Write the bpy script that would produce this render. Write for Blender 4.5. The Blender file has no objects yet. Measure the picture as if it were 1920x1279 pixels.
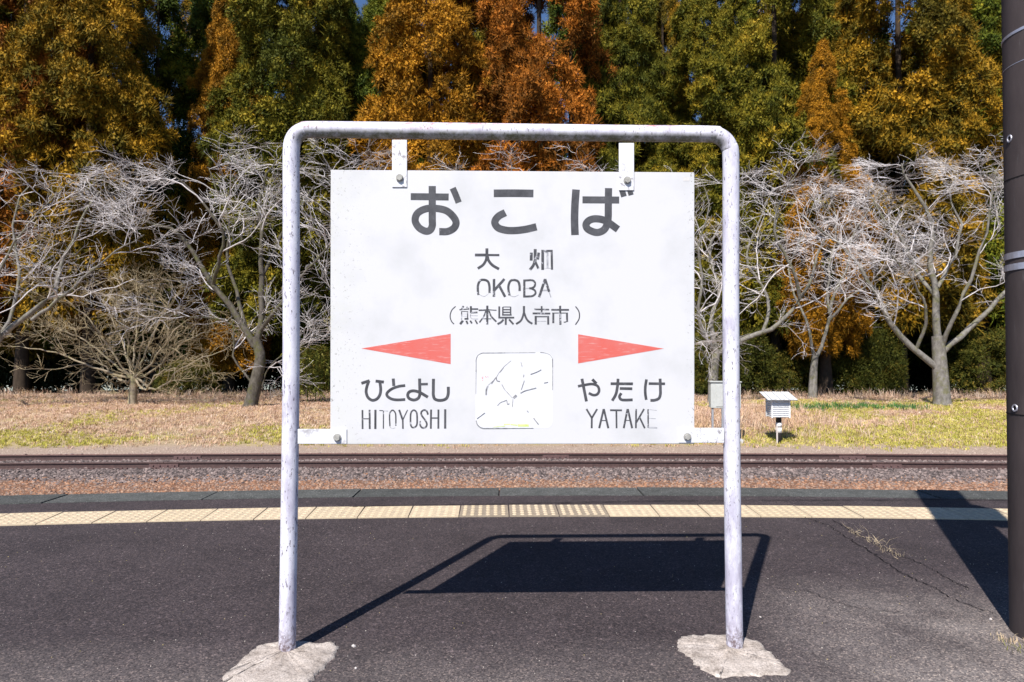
import bpy, bmesh, math, random
import numpy as np
from mathutils import Vector, Matrix

R = math.radians
scene = bpy.context.scene
COL = scene.collection

# ------------------------------------------------------------------ camera
CAM_H = 0.974
PITCH = R(1.05)
F = 1280.0                       # focal length in photo pixels (24 mm on 36 mm)
cd = bpy.data.cameras.new('camera')
cam = bpy.data.objects.new('camera', cd)
COL.objects.link(cam)
cam.location = (0, 0, CAM_H)
cam.rotation_euler = (R(90) + PITCH, 0, 0)
cd.lens = 24
cd.sensor_width = 36
cd.clip_start = 0.05
cd.clip_end = 3000
cd.dof.use_dof = True
cd.dof.focus_distance = 2.4
cd.dof.aperture_fstop = 14
scene.camera = cam

# ------------------------------------------------------------------ light
SUN_EL = R(48)
SUN_AZ_DIR = Vector((0.41, 0.912))       # direction the light travels on the ground
world = bpy.data.worlds.new('World')
scene.world = world
world.use_nodes = True
wn = world.node_tree
for n in list(wn.nodes):
    wn.nodes.remove(n)
wo = wn.nodes.new('ShaderNodeOutputWorld')
wb = wn.nodes.new('ShaderNodeBackground')
ws = wn.nodes.new('ShaderNodeTexSky')
ws.sky_type = 'NISHITA'
ws.sun_disc = False
ws.sun_elevation = SUN_EL
ws.altitude = 600
ws.air_density = 0.8
ws.dust_density = 0.0
ws.ozone_density = 6.0
to_sun = Vector((-SUN_AZ_DIR.x, -SUN_AZ_DIR.y)).normalized()
ws.sun_rotation = math.atan2(to_sun.x, to_sun.y)
wb.inputs['Strength'].default_value = 0.10
wn.links.new(ws.outputs[0], wb.inputs[0])
wn.links.new(wb.outputs[0], wo.inputs[0])

sd = bpy.data.lights.new('sun', 'SUN')
sd.energy = 5.0
sd.angle = R(0.53)
sd.color = (1.0, 0.95, 0.88)
sun = bpy.data.objects.new('sun', sd)
COL.objects.link(sun)
sdir = Vector((SUN_AZ_DIR.x * math.cos(SUN_EL), SUN_AZ_DIR.y * math.cos(SUN_EL), -math.sin(SUN_EL)))
sun.rotation_euler = sdir.to_track_quat('-Z', 'Y').to_euler()
sun.location = (-6, -12, 15)

scene.view_settings.view_transform = 'Standard'
scene.view_settings.look = 'None'
scene.view_settings.exposure = 0.47
scene.view_settings.gamma = 1.0
scene.view_settings.use_curve_mapping = False
scene.render.engine = 'CYCLES'
scene.cycles.max_bounces = 6
scene.cycles.diffuse_bounces = 2
scene.cycles.glossy_bounces = 2

# ------------------------------------------------------------------ measuring helpers
CP, SP = math.cos(PITCH), math.sin(PITCH)
CO = np.array([0.0, 0.0, CAM_H])


def ray(px, py):
    a, b = (px - 960.0) / F, (639.5 - py) / F
    return np.array([a, CP - b * SP, SP + b * CP])


def on_ground(px, py, z=0.0):
    d = ray(px, py)
    return CO + d * ((z - CAM_H) / d[2])


def at_depth(px, py, y):
    d = ray(px, py)
    return CO + d * (y / d[1])


S_D0, S_SL = 2.25, 0.026                  # plane of the station sign: y = S_D0 + S_SL * x


def on_sign(px, py, off=0.0):
    d = ray(px, py)
    t = (S_D0 + off) / (d[1] - S_SL * d[0])
    return CO + d * t


# ------------------------------------------------------------------ object helpers
def props(o, label=None, cat=None, group=None, kind=None):
    if label: o['label'] = label
    if cat: o['category'] = cat
    if group: o['group'] = group
    if kind: o['kind'] = kind
    return o


def empty(name, loc=(0, 0, 0)):
    o = bpy.data.objects.new(name, None)
    o.empty_display_size = 0.2
    o.location = loc
    COL.objects.link(o)
    return o


def link(name, me, mats=None, parent=None):
    o = bpy.data.objects.new(name, me)
    if mats is not None:
        for m in (mats if isinstance(mats, (list, tuple)) else [mats]):
            if len(me.materials) == 0 or m.name not in [x.name for x in me.materials if x]:
                me.materials.append(m)
    COL.objects.link(o)
    if parent is not None:
        o.parent = parent
        o.matrix_parent_inverse = Matrix.Translation(-parent.location)
    return o


def mesh_np(name, verts, faces, smooth=False, attrs=None):
    """verts (N,3); faces: one (M,k) array or a list of such arrays"""
    me = bpy.data.meshes.new(name)
    if not isinstance(faces, list):
        faces = [faces]
    verts = np.asarray(verts, dtype=np.float32)
    me.vertices.add(len(verts))
    me.vertices.foreach_set('co', verts.ravel())
    loops = np.concatenate([np.asarray(f, dtype=np.int32).ravel() for f in faces])
    tot = np.concatenate([np.full(len(f), np.asarray(f).shape[1], dtype=np.int32) for f in faces])
    me.loops.add(len(loops))
    me.loops.foreach_set('vertex_index', loops)
    me.polygons.add(len(tot))
    starts = np.concatenate([[0], np.cumsum(tot)[:-1]]).astype(np.int32)
    me.polygons.foreach_set('loop_start', starts)
    try:
        me.polygons.foreach_set('loop_total', tot)
    except Exception:
        pass
    me.polygons.foreach_set('use_smooth', np.full(len(tot), bool(smooth)))
    for k, v in (attrs or {}).items():
        a = me.attributes.new(k, 'FLOAT', 'POINT')
        a.data.foreach_set('value', np.asarray(v, dtype=np.float32))
    me.update(calc_edges=True)
    me.validate()
    return me


def bm_mesh(name, bm, smooth=False):
    me = bpy.data.meshes.new(name)
    bmesh.ops.recalc_face_normals(bm, faces=bm.faces)
    bm.to_mesh(me)
    bm.free()
    if smooth:
        for p in me.polygons:
            p.use_smooth = True
    return me


def add_box(bm, c, s, rot=None):
    M = Matrix.Translation(Vector(c))
    if rot is not None:
        M = M @ rot
    M = M @ Matrix.Diagonal((s[0], s[1], s[2], 1))
    return bmesh.ops.create_cube(bm, size=1.0, matrix=M)['verts']


def box(name, c, s, m, parent, rot=None, bevel=0.0):
    bm = bmesh.new()
    add_box(bm, c, s, rot)
    if bevel > 0:
        bmesh.ops.bevel(bm, geom=bm.edges[:], offset=bevel, segments=1, affect='EDGES')
    return link(name, bm_mesh(name, bm), m, parent)


def cyl(bm, p0, p1, r0, r1=None, seg=16):
    p0, p1 = Vector(p0), Vector(p1)
    d = p1 - p0
    q = d.to_track_quat('Z', 'Y').to_matrix().to_4x4()
    M = Matrix.Translation((p0 + p1) / 2) @ q
    bmesh.ops.create_cone(bm, cap_ends=True, segments=seg, radius1=r0, radius2=r0 if r1 is None else r1,
                          depth=d.length, matrix=M)


def tubes(P, Rr, sides, refv=None):
    """P (N,K,3) centre lines, Rr (N,K) radii -> verts, quads"""
    P = np.asarray(P, dtype=np.float64)
    N, K, _ = P.shape
    T = np.gradient(P, axis=1)
    T /= np.linalg.norm(T, axis=2, keepdims=True) + 1e-9
    ref = np.tile(np.array([0.31, 0.17, 0.93]), (N, K, 1))
    bad = np.abs((T * ref).sum(2)) > 0.92
    ref[bad] = np.array([0.9, -0.3, 0.1])
    if refv is not None:
        ref = np.tile(np.array(refv, dtype=float), (N, K, 1))
    A = np.cross(T, ref)
    A /= np.linalg.norm(A, axis=2, keepdims=True) + 1e-9
    B = np.cross(T, A)
    ang = np.arange(sides) * 2 * math.pi / sides
    V = P[:, :, None, :] + Rr[:, :, None, None] * (A[:, :, None, :] * np.cos(ang)[None, None, :, None] +
                                                    B[:, :, None, :] * np.sin(ang)[None, None, :, None])
    idx = np.arange(N * K * sides).reshape(N, K, sides)
    nx = np.roll(idx, -1, axis=2)
    Fq = np.stack([idx[:, :-1], nx[:, :-1], nx[:, 1:], idx[:, 1:]], axis=-1).reshape(-1, 4)
    return V.reshape(-1, 3), Fq


def join_vf(parts):
    vs, fs, o = [], [], 0
    for v, f in parts:
        vs.append(v)
        fs.append(np.asarray(f) + o)
        o += len(v)
    ks = sorted({f.shape[1] for f in fs})
    return np.concatenate(vs), [np.concatenate([f for f in fs if f.shape[1] == k]) for k in ks]


def spline(pts, n=8, closed=False):
    pts = [np.asarray(p, dtype=float) for p in pts]
    if len(pts) < 3:
        return np.array(pts)
    out = []
    m = len(pts)
    segs = m if closed else m - 1
    for i in range(segs):
        if closed:
            p0, p1, p2, p3 = pts[(i - 1) % m], pts[i], pts[(i + 1) % m], pts[(i + 2) % m]
        else:
            p0 = pts[i - 1] if i > 0 else 2 * pts[0] - pts[1]
            p1, p2 = pts[i], pts[i + 1]
            p3 = pts[i + 2] if i + 2 < m else 2 * pts[-1] - pts[-2]
        for k in range(n):
            t = k / n
            out.append(0.5 * (2 * p1 + (p2 - p0) * t + (2 * p0 - 5 * p1 + 4 * p2 - p3) * t * t +
                              (3 * p1 - p0 - 3 * p2 + p3) * t ** 3))
    out.append(pts[0] if closed else pts[-1])
    return np.array(out)


# ------------------------------------------------------------------ material helpers
class NT:
    def __init__(self, name, rough=0.8, spec=0.3):
        self.m = bpy.data.materials.new(name)
        self.m.use_nodes = True
        self.t = self.m.node_tree
        self.b = self.t.nodes['Principled BSDF']
        self.b.inputs['Roughness'].default_value = rough
        self.b.inputs['Specular IOR Level'].default_value = spec

    def n(self, typ, **kw):
        nd = self.t.nodes.new(typ)
        for k, v in kw.items():
            setattr(nd, k, v)
        return nd

    def l(self, a, b):
        self.t.links.new(a, b)

    def coord(self, scale=(1, 1, 1), loc=(0, 0, 0), gen='Object'):
        tc = self.n('ShaderNodeTexCoord')
        mp = self.n('ShaderNodeMapping')
        mp.inputs['Scale'].default_value = scale
        mp.inputs['Location'].default_value = loc
        self.l(tc.outputs[gen], mp.inputs[0])
        return mp.outputs[0]

    def noise(self, vec, scale, detail=4, rough=0.55, dist=0.0):
        nd = self.n('ShaderNodeTexNoise')
        nd.inputs['Scale'].default_value = scale
        nd.inputs['Detail'].default_value = detail
        nd.inputs['Roughness'].default_value = rough
        nd.inputs['Distortion'].default_value = dist
        self.l(vec, nd.inputs['Vector'])
        return nd.outputs['Fac']

    def voro(self, vec, scale, feature='F1', out='Color'):
        nd = self.n('ShaderNodeTexVoronoi')
        nd.feature = feature
        nd.inputs['Scale'].default_value = scale
        self.l(vec, nd.inputs['Vector'])
        return nd.outputs[out]

    def ramp(self, fac, stops, interp='LINEAR'):
        nd = self.n('ShaderNodeValToRGB')
        cr = nd.color_ramp
        cr.interpolation = interp
        while len(cr.elements) < len(stops):
            cr.elements.new(0.5)
        for e, (p, c) in zip(cr.elements, stops):
            e.position = p
            if isinstance(c, (int, float)):
                c = (c, c, c)
            e.color = (c[0], c[1], c[2], 1)
        self.l(fac, nd.inputs[0])
        return nd.outputs[0]

    def mix(self, fac, a, b, mode='MIX'):
        nd = self.n('ShaderNodeMix', data_type='RGBA', blend_type=mode)
        for s, v in ((nd.inputs[0], fac), (nd.inputs[6], a), (nd.inputs[7], b)):
            if isinstance(v, (int, float)):
                s.default_value = v
            elif isinstance(v, tuple):
                s.default_value = (v[0], v[1], v[2], 1)
            else:
                self.l(v, s)
        return nd.outputs[2]

    def math(self, op, a, b=0.0, clamp=False):
        nd = self.n('ShaderNodeMath', operation=op, use_clamp=clamp)
        for s, v in ((nd.inputs[0], a), (nd.inputs[1], b)):
            if isinstance(v, (int, float)):
                s.default_value = v
            else:
                self.l(v, s)
        return nd.outputs[0]

    def sep(self, vec):
        nd = self.n('ShaderNodeSeparateXYZ')
        self.l(vec, nd.inputs[0])
        return nd.outputs

    def bump(self, h, strength=0.4, dist=0.01):
        nd = self.n('ShaderNodeBump')
        nd.inputs['Strength'].default_value = strength
        nd.inputs['Distance'].default_value = dist
        self.l(h, nd.inputs['Height'])
        self.l(nd.outputs[0], self.b.inputs['Normal'])

    def color(self, c):
        if isinstance(c, tuple):
            self.b.inputs['Base Color'].default_value = (c[0], c[1], c[2], 1)
        else:
            self.l(c, self.b.inputs['Base Color'])
        return self.m


# ------------------------------------------------------------------ materials
def m_asphalt():
    k = NT('asphalt', 0.82, 0.35)
    v = k.coord()
    cell = k.sep(k.voro(v, 210))[0]
    cell2 = k.sep(k.voro(v, 95))[1]
    n1 = k.noise(v, 1.6, 7, 0.68)
    n2 = k.noise(v, 420, 3, 0.7)
    base = k.ramp(n1, [(0.3, (0.039, 0.031, 0.034)), (0.7, (0.070, 0.056, 0.0605))])
    grain = k.ramp(cell, [(0.0, (0.4, 0.38, 0.4)), (0.6, (1, 1, 1)), (0.86, (1.3, 1.24, 1.18)), (0.99, (2.3, 2.15, 1.95))])
    c = k.mix(1.0, base, grain, 'MULTIPLY')
    g2 = k.ramp(cell2, [(0.0, 0.75), (0.8, 1.05), (0.985, 1.15), (1.0, 2.2)])
    c = k.mix(1.0, c, g2, 'MULTIPLY')
    c = k.mix(1.0, c, k.ramp(n2, [(0.3, 0.6), (0.7, 1.4)]), 'MULTIPLY')
    # worn, bleached areas in the foreground right and along the front
    xyz = k.sep(v)
    w1 = k.math('MULTIPLY', k.math('SUBTRACT', xyz[0], 0.78), 2.2, True)
    w2 = k.math('MULTIPLY', k.math('SUBTRACT', 3.05, xyz[1]), 1.7, True)
    worn = k.math('MULTIPLY', w1, w2)
    w3 = k.math('MULTIPLY', k.math('SUBTRACT', 2.38, xyz[1]), 1.8, True)
    worn = k.math('MAXIMUM', worn, k.math('MULTIPLY', w3, 0.8))
    worn = k.math('MULTIPLY', worn, k.ramp(k.noise(v, 2.3, 6, 0.65), [(0.28, 0.1), (0.6, 1.0)]))
    c = k.mix(k.math('MULTIPLY', worn, 0.9, True), c, k.mix(1.0, (0.215, 0.19, 0.182), grain, 'MULTIPLY'))
    h = k.math('ADD', k.math('MULTIPLY', k.voro(v, 210, 'F1', 'Distance'), -1.0), n2)
    k.bump(h, 0.35, 0.0008)
    return k.color(c)


def m_coping():
    k = NT('coping_concrete', 0.85)
    v = k.coord()
    oi = k.n('ShaderNodeObjectInfo').outputs['Random']
    c = k.ramp(k.noise(v, 9, 6, 0.7), [(0.3, (0.060, 0.063, 0.060)), (0.7, (0.105, 0.107, 0.103))])
    c = k.mix(1.0, c, k.ramp(oi, [(0, 0.85), (1, 1.15)]), 'MULTIPLY')
    cell = k.sep(k.voro(v, 150))[0]
    c = k.mix(1.0, c, k.ramp(cell, [(0, 0.6), (0.7, 1.05), (0.95, 1.2), (1, 2.4)]), 'MULTIPLY')
    k.bump(k.noise(v, 160, 4), 0.5, 0.001)
    return k.color(c)


def m_tile(worn):
    k = NT('worn_tactile_tile' if worn else 'tactile_tile', 0.75)
    v = k.coord()
    oi = k.n('ShaderNodeObjectInfo').outputs['Random']
    z = k.sep(v)[2]
    n = k.noise(v, 28, 6, 0.7)
    dot_top = k.mix(oi, (0.58, 0.465, 0.305), (0.62, 0.50, 0.35))  # faded cream of the raised dots
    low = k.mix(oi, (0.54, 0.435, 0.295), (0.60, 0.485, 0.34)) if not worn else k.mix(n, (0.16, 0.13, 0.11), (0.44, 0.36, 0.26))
    c = k.mix(k.math('GREATER_THAN', z, 0.0075), low, dot_top)
    c = k.mix(k.ramp(n, [(0.48, 0.0), (0.68, 0.6)]), c, (0.34, 0.28, 0.22))
    c = k.mix(1.0, c, k.ramp(k.noise(v, 260, 3, 0.7), [(0.3, 0.8), (0.7, 1.15)]), 'MULTIPLY')
    k.bump(k.noise(v, 300, 3), 0.4, 0.0006)
    return k.color(c)


def m_simple(name, c1, c2, scale=12, rough=0.8, spec=0.3, bump=0.3, bs=None, vec=(1, 1, 1), rnd=0.0, detail=5, metal=0.0):
    k = NT(name, rough, spec)
    v = k.coord(vec)
    n = k.noise(v, scale, detail, 0.65)
    c = k.ramp(n, [(0.3, c1), (0.7, c2)])
    if rnd:
        oi = k.n('ShaderNodeObjectInfo').outputs['Random']
        c = k.mix(1.0, c, k.ramp(oi, [(0, 1 - rnd), (1, 1 + rnd)]), 'MULTIPLY')
    if bump:
        k.bump(k.noise(v, bs or scale * 6, 4), bump, 0.0025)
    k.b.inputs['Metallic'].default_value = metal
    return k.color(c)


def m_pipe_paint():
    k = NT('chipped_white_paint', 0.5, 0.4)
    v = k.coord((1, 1, 1))
    vs = k.coord((1, 1, 0.35))
    z = k.sep(v)[2]
    x = k.sep(v)[0]
    white = k.mix(k.ramp(k.noise(vs, 14, 5, 0.7), [(0.42, 0.0), (0.62, 1.0)]), (0.70, 0.69, 0.76), (0.52, 0.50, 0.60))
    # thin, rubbed paint letting the grey-violet primer through
    thin = k.ramp(k.noise(vs, 7, 8, 0.78), [(0.52, 0.0), (0.62, 0.6)])
    c = k.mix(thin, white, (0.40, 0.37, 0.46))
    # chips down to dark steel
    chip = k.ramp(k.noise(vs, 120, 6, 0.74), [(0.58, 0.0), (0.605, 1.0)])
    gate = k.ramp(k.noise(v, 5, 3, 0.5), [(0.36, 0.25), (0.55, 1.0)])
    c = k.mix(k.math('MULTIPLY', chip, gate), c, (0.17, 0.15, 0.18))
    # rusty foot
    foot = k.math('MULTIPLY', k.math('SUBTRACT', 0.10, z), 14.0, True)
    fr = k.math('MULTIPLY', foot, k.ramp(k.noise(v, 90, 5, 0.7), [(0.42, 0.0), (0.58, 1.0)]))
    c = k.mix(fr, c, (0.16, 0.12, 0.13))
    # red scrapes along the top rail
    top = k.math('MULTIPLY', k.math('SUBTRACT', z, 1.705), 40.0, True)
    sc = k.ramp(k.noise(k.coord((1, 1, 3)), 16, 6, 0.75), [(0.5, 0.0), (0.62, 1.0)])
    sc = k.math('MULTIPLY', k.math('MULTIPLY', sc, top), k.ramp(k.noise(v, 3.0, 2, 0.5), [(0.47, 0.0), (0.56, 1.0)]))
    c = k.mix(k.math('MULTIPLY', sc, 0.75), c, (0.55, 0.13, 0.10))
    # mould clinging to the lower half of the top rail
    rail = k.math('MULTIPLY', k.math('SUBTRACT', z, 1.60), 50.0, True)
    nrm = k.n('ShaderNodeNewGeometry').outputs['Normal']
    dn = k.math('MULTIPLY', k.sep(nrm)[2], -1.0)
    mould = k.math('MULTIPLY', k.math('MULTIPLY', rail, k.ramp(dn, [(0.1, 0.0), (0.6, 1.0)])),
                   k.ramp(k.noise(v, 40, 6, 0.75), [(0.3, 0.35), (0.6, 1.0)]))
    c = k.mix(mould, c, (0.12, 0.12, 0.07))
    k.bump(k.noise(vs, 110, 6, 0.72), 0.25, 0.001)
    return k.color(c)


def m_board():
    k = NT('white_enamel_board', 0.45, 0.4)
    v = k.coord()
    xyz = k.sep(v)
    c = k.mix(k.ramp(k.noise(v, 4, 6, 0.6), [(0.48, 0.0), (0.74, 0.7)]), (0.605, 0.60, 0.615), (0.47, 0.475, 0.48))
    # grime thickening towards the left edge
    le = k.math('MULTIPLY', k.math('SUBTRACT', -0.46, xyz[0]), 8.0, True)
    st = k.math('MULTIPLY', le, k.ramp(k.noise(v, 20, 7, 0.75), [(0.4, 0.0), (0.7, 0.6)]))
    c = k.mix(st, c, (0.58, 0.58, 0.52))
    sp = k.ramp(k.noise(v, 130, 4, 0.7), [(0.62, 0.0), (0.66, 1.0)])
    re = k.math('MULTIPLY', k.math('SUBTRACT', xyz[0], 0.57), 30.0, True)
    le2 = k.math('MULTIPLY', k.math('SUBTRACT', -0.42, xyz[0]), 6.0, True)
    c = k.mix(k.math('MULTIPLY', sp, k.math('MAXIMUM', re, k.math('MULTIPLY', le2, 0.7))), c, (0.20, 0.19, 0.18))
    return k.color(c)


def m_letter(name, wear):
    k = NT(name, 0.5, 0.35)
    v = k.coord()
    c = k.ramp(k.noise(v, 30, 6, 0.7), [(0.3, (0.040, 0.040, 0.045)), (0.7, (0.092, 0.092, 0.102))])
    w = k.ramp(k.noise(v, 60, 7, 0.75), [(0.66 - wear, 0.0), (0.72 - wear, 1.0)])
    c = k.mix(k.math('MULTIPLY', w, 0.9), c, (0.50, 0.50, 0.54))
    return k.color(c)


def m_red():
    k = NT('faded_red_film', 0.4, 0.4)
    v = k.coord()
    c = k.mix(k.noise(v, 14, 5, 0.6), (0.62, 0.075, 0.05), (0.58, 0.19, 0.17))
    w = k.ramp(k.noise(k.coord((1, 1, 9)), 24, 5, 0.6, 0.3), [(0.56, 0.0), (0.70, 0.7)])
    return k.color(k.mix(w, c, (0.62, 0.36, 0.34)))


def m_pole():
    k = NT('brown_concrete_pole', 0.75, 0.3)
    v = k.coord()
    vs = k.coord((1, 1, 0.3))
    c = k.ramp(k.noise(vs, 12, 7, 0.7), [(0.3, (0.045, 0.034, 0.034)), (0.7, (0.075, 0.058, 0.057))])
    sp = k.ramp(k.noise(v, 190, 3, 0.7), [(0.66, 0.0), (0.72, 1.0)])
    c = k.mix(k.math('MULTIPLY', sp, 0.5), c, (0.16, 0.14, 0.14))
    sc = k.ramp(k.noise(k.coord((1, 1, 0.12)), 60, 5, 0.7), [(0.62, 0.0), (0.72, 1.0)])
    c = k.mix(k.math('MULTIPLY', sc, 0.35), c, (0.16, 0.15, 0.155))
    k.bump(k.noise(v, 150, 4), 0.3, 0.001)
    return k.color(c)


def m_terrain():
    k = NT('track_bed_and_bank', 0.95, 0.15)
    v = k.coord()
    xyz = k.sep(v)
    yy = k.math('ADD', xyz[1], k.math('MULTIPLY', k.math('MULTIPLY', xyz[0], xyz[0]), 0.0022))
    yy = k.math('ADD', yy, k.math('MULTIPLY', k.math('SUBTRACT', k.noise(v, 1.3, 5, 0.6), 0.5), 0.9))
    f = k.math('MULTIPLY', k.math('SUBTRACT', yy, 10.0), 1 / 30.0, True)
    P = lambda y: (y - 10.0) / 30.0
    g = k.noise(v, 30, 6, 0.75)
    zone = k.ramp(f, [(0.0, (0.19, 0.105, 0.07)), (P(13.45), (0.19, 0.105, 0.07)), (P(13.7), (0.08, 0.065, 0.062)),
                      (P(16.2), (0.09, 0.072, 0.068)), (P(16.6), (0.36, 0.275, 0.225)), (P(17.6), (0.36, 0.275, 0.215)),
                      (P(18.0), (0.40, 0.31, 0.19)), (P(24), (0.47, 0.33, 0.22)), (P(29), (0.42, 0.30, 0.2)),
                      (P(31), (0.06, 0.045, 0.03))])
    c = k.mix(1.0, zone, k.ramp(g, [(0.25, 0.5), (0.75, 1.4)]), 'MULTIPLY')
    gr = k.ramp(k.noise(v, 0.55, 5, 0.65), [(0.5, 0.0), (0.64, 1.0)])
    gb = k.ramp(f, [(P(17.6), 0.0), (P(18.4), 1.0), (P(24), 0.7), (P(30), 0.2)])
    c = k.mix(k.math('MULTIPLY', gr, k.math('MULTIPLY', gb, 0.7)), c, (0.27, 0.25, 0.055))
    k.bump(g, 0.6, 0.015)
    return k.color(c)


def m_inst(name, cols, rough=0.9):
    k = NT(name, rough, 0.2)
    oi = k.n('ShaderNodeObjectInfo').outputs['Random']
    stops = [(i / max(1, len(cols) - 1), c) for i, c in enumerate(cols)]
    return k.color(k.ramp(oi, stops))


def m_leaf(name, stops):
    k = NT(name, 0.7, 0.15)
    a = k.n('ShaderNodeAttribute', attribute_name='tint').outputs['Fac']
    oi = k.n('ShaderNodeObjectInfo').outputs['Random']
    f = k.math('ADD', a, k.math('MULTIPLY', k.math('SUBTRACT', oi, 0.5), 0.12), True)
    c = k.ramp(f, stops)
    k.b.inputs['Subsurface Weight'].default_value = 0.0
    return k.color(c)


def m_bark(name, c1, c2, lichen=None):
    k = NT(name, 0.9, 0.15)
    v = k.coord((1, 1, 0.5))
    c = k.ramp(k.noise(v, 9, 6, 0.7), [(0.3, c1), (0.7, c2)])
    if lichen:
        c = k.mix(k.ramp(k.noise(k.coord(), 3.5, 5, 0.7), [(0.5, 0.0), (0.62, 0.8)]), c, lichen)
    k.bump(k.noise(v, 40, 5), 0.6, 0.01)
    return k.color(c)


M_ASPH = m_asphalt()
M_COPE = m_coping()
M_TILE, M_TILEW = m_tile(False), m_tile(True)
M_PIPE = m_pipe_paint()
M_BOARD = m_board()
M_PANEL = m_simple('white_map_film', (0.68, 0.68, 0.70), (0.64, 0.64, 0.665), 9, 0.4, 0.4, 0)
M_L1, M_L2, M_L3 = m_letter('tape_letter', 0.0), m_letter('worn_tape_letter', 0.10), m_letter('peeled_tape_letter', 0.17)
M_PALE = m_simple('letter_residue', (0.20, 0.20, 0.225), (0.52, 0.52, 0.55), 80, 0.6, 0.3, 0)
M_LINE = m_simple('broken_ink_line', (0.09, 0.09, 0.10), (0.42, 0.42, 0.44), 60, 0.6, 0.3, 0)
M_GREEN = m_simple('green_ink', (0.46, 0.66, 0.08), (0.74, 0.80, 0.45), 60, 0.6, 0.3, 0)
M_REDINK = m_simple('red_ink', (0.6, 0.1, 0.1), (0.75, 0.5, 0.5), 90, 0.6, 0.3, 0)
M_RED = m_red()
M_BOLT = m_simple('weathered_zinc', (0.26, 0.25, 0.23), (0.42, 0.41, 0.38), 90, 0.6, 0.4, 0.2)
def m_foot():
    k = NT('footing_concrete', 0.95, 0.2)
    v = k.coord()
    c = k.ramp(k.noise(v, 17, 9, 0.72), [(0.34, (0.28, 0.235, 0.205)), (0.5, (0.49, 0.425, 0.38)), (0.66, (0.62, 0.55, 0.50))])
    c = k.mix(1.0, c, k.ramp(k.noise(v, 150, 5, 0.75), [(0.34, 0.5), (0.5, 1.0), (0.68, 1.25)]), 'MULTIPLY')
    c = k.mix(k.ramp(k.noise(v, 60, 6, 0.75, 0.6), [(0.60, 0.0), (0.66, 0.75)]), c, (0.13, 0.115, 0.11))
    k.bump(k.noise(v, 90, 7, 0.75), 0.8, 0.006)
    return k.color(c)


M_FOOT = m_foot()
M_POLE = m_pole()
M_BAND = m_simple('galvanised_band', (0.36, 0.36, 0.42), (0.52, 0.52, 0.60), 40, 0.4, 0.5, 0.1, metal=0.5)
M_DARK = m_simple('dark_seam_and_shadow', (0.010, 0.009, 0.010), (0.022, 0.019, 0.02), 30, 0.9, 0.1, 0)  # serves cracks, joints, socket holes and the painted wire shadow
M_TERR = m_terrain()
M_RAIL = m_simple('rusty_rail_steel', (0.055, 0.033, 0.031), (0.105, 0.062, 0.057), 20, 0.65, 0.4, 0.3)
M_RAILTOP = m_simple('dulled_rail_head', (0.13, 0.085, 0.083), (0.21, 0.15, 0.147), 30, 0.4, 0.5, 0.1, metal=0.3)
M_RAILRED = m_simple('red_rusted_rail_head', (0.17, 0.055, 0.047), (0.25, 0.09, 0.078), 30, 0.6, 0.3, 0.1)
M_PLATE = m_simple('rust_red_plate', (0.10, 0.060, 0.058), (0.16, 0.098, 0.094), 30, 0.8, 0.3, 0.3)
M_SLEEP = m_simple('weathered_sleeper_wood', (0.045, 0.034, 0.03), (0.11, 0.085, 0.075), 14, 0.9, 0.2, 0.5, vec=(6, 1, 1), rnd=0.2)
M_WHITE = m_simple('white_timber_paint', (0.72, 0.72, 0.72), (0.80, 0.80, 0.80), 20, 0.6, 0.3, 0.1)
M_GREYP = m_simple('faded_roof_paint', (0.50, 0.51, 0.52), (0.70, 0.71, 0.72), 14, 0.7, 0.3, 0.2)
M_BLACKP = m_simple('black_post_paint', (0.015, 0.014, 0.014), (0.04, 0.036, 0.035), 20, 0.7, 0.3, 0.2)
M_CAB = m_simple('grey_cabinet_paint', (0.42, 0.43, 0.41), (0.52, 0.53, 0.51), 10, 0.6, 0.3, 0.1)
M_STEELG = m_simple('grey_steel', (0.22, 0.23, 0.25), (0.32, 0.33, 0.36), 20, 0.6, 0.4, 0.1)
M_CONC = m_simple('pale_concrete', (0.40, 0.40, 0.42), (0.55, 0.55, 0.56), 12, 0.9, 0.2, 0.3)
M_CHERRY = m_bark('cherry_bark', (0.10, 0.09, 0.078), (0.29, 0.27, 0.245), (0.15, 0.145, 0.07))
M_CHERRYD = m_bark('mossy_cherry_bark', (0.045, 0.037, 0.028), (0.15, 0.133, 0.112), (0.10, 0.10, 0.035))
M_TWIG = m_simple('cherry_twig', (0.44, 0.405, 0.40), (0.74, 0.69, 0.685), 2.5, 0.8, 0.3, 0)
M_MAPBARK = m_bark('maple_bark', (0.20, 0.165, 0.115), (0.40, 0.33, 0.24), (0.28, 0.25, 0.13))
M_MAPTWIG = m_simple('maple_twig', (0.34, 0.26, 0.14), (0.50, 0.41, 0.27), 2, 0.8, 0.3, 0)
M_CEDBARK = m_bark('cedar_bark', (0.035, 0.025, 0.018), (0.08, 0.057, 0.04))
GREEN_IN = (0.030, 0.040, 0.008)
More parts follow.
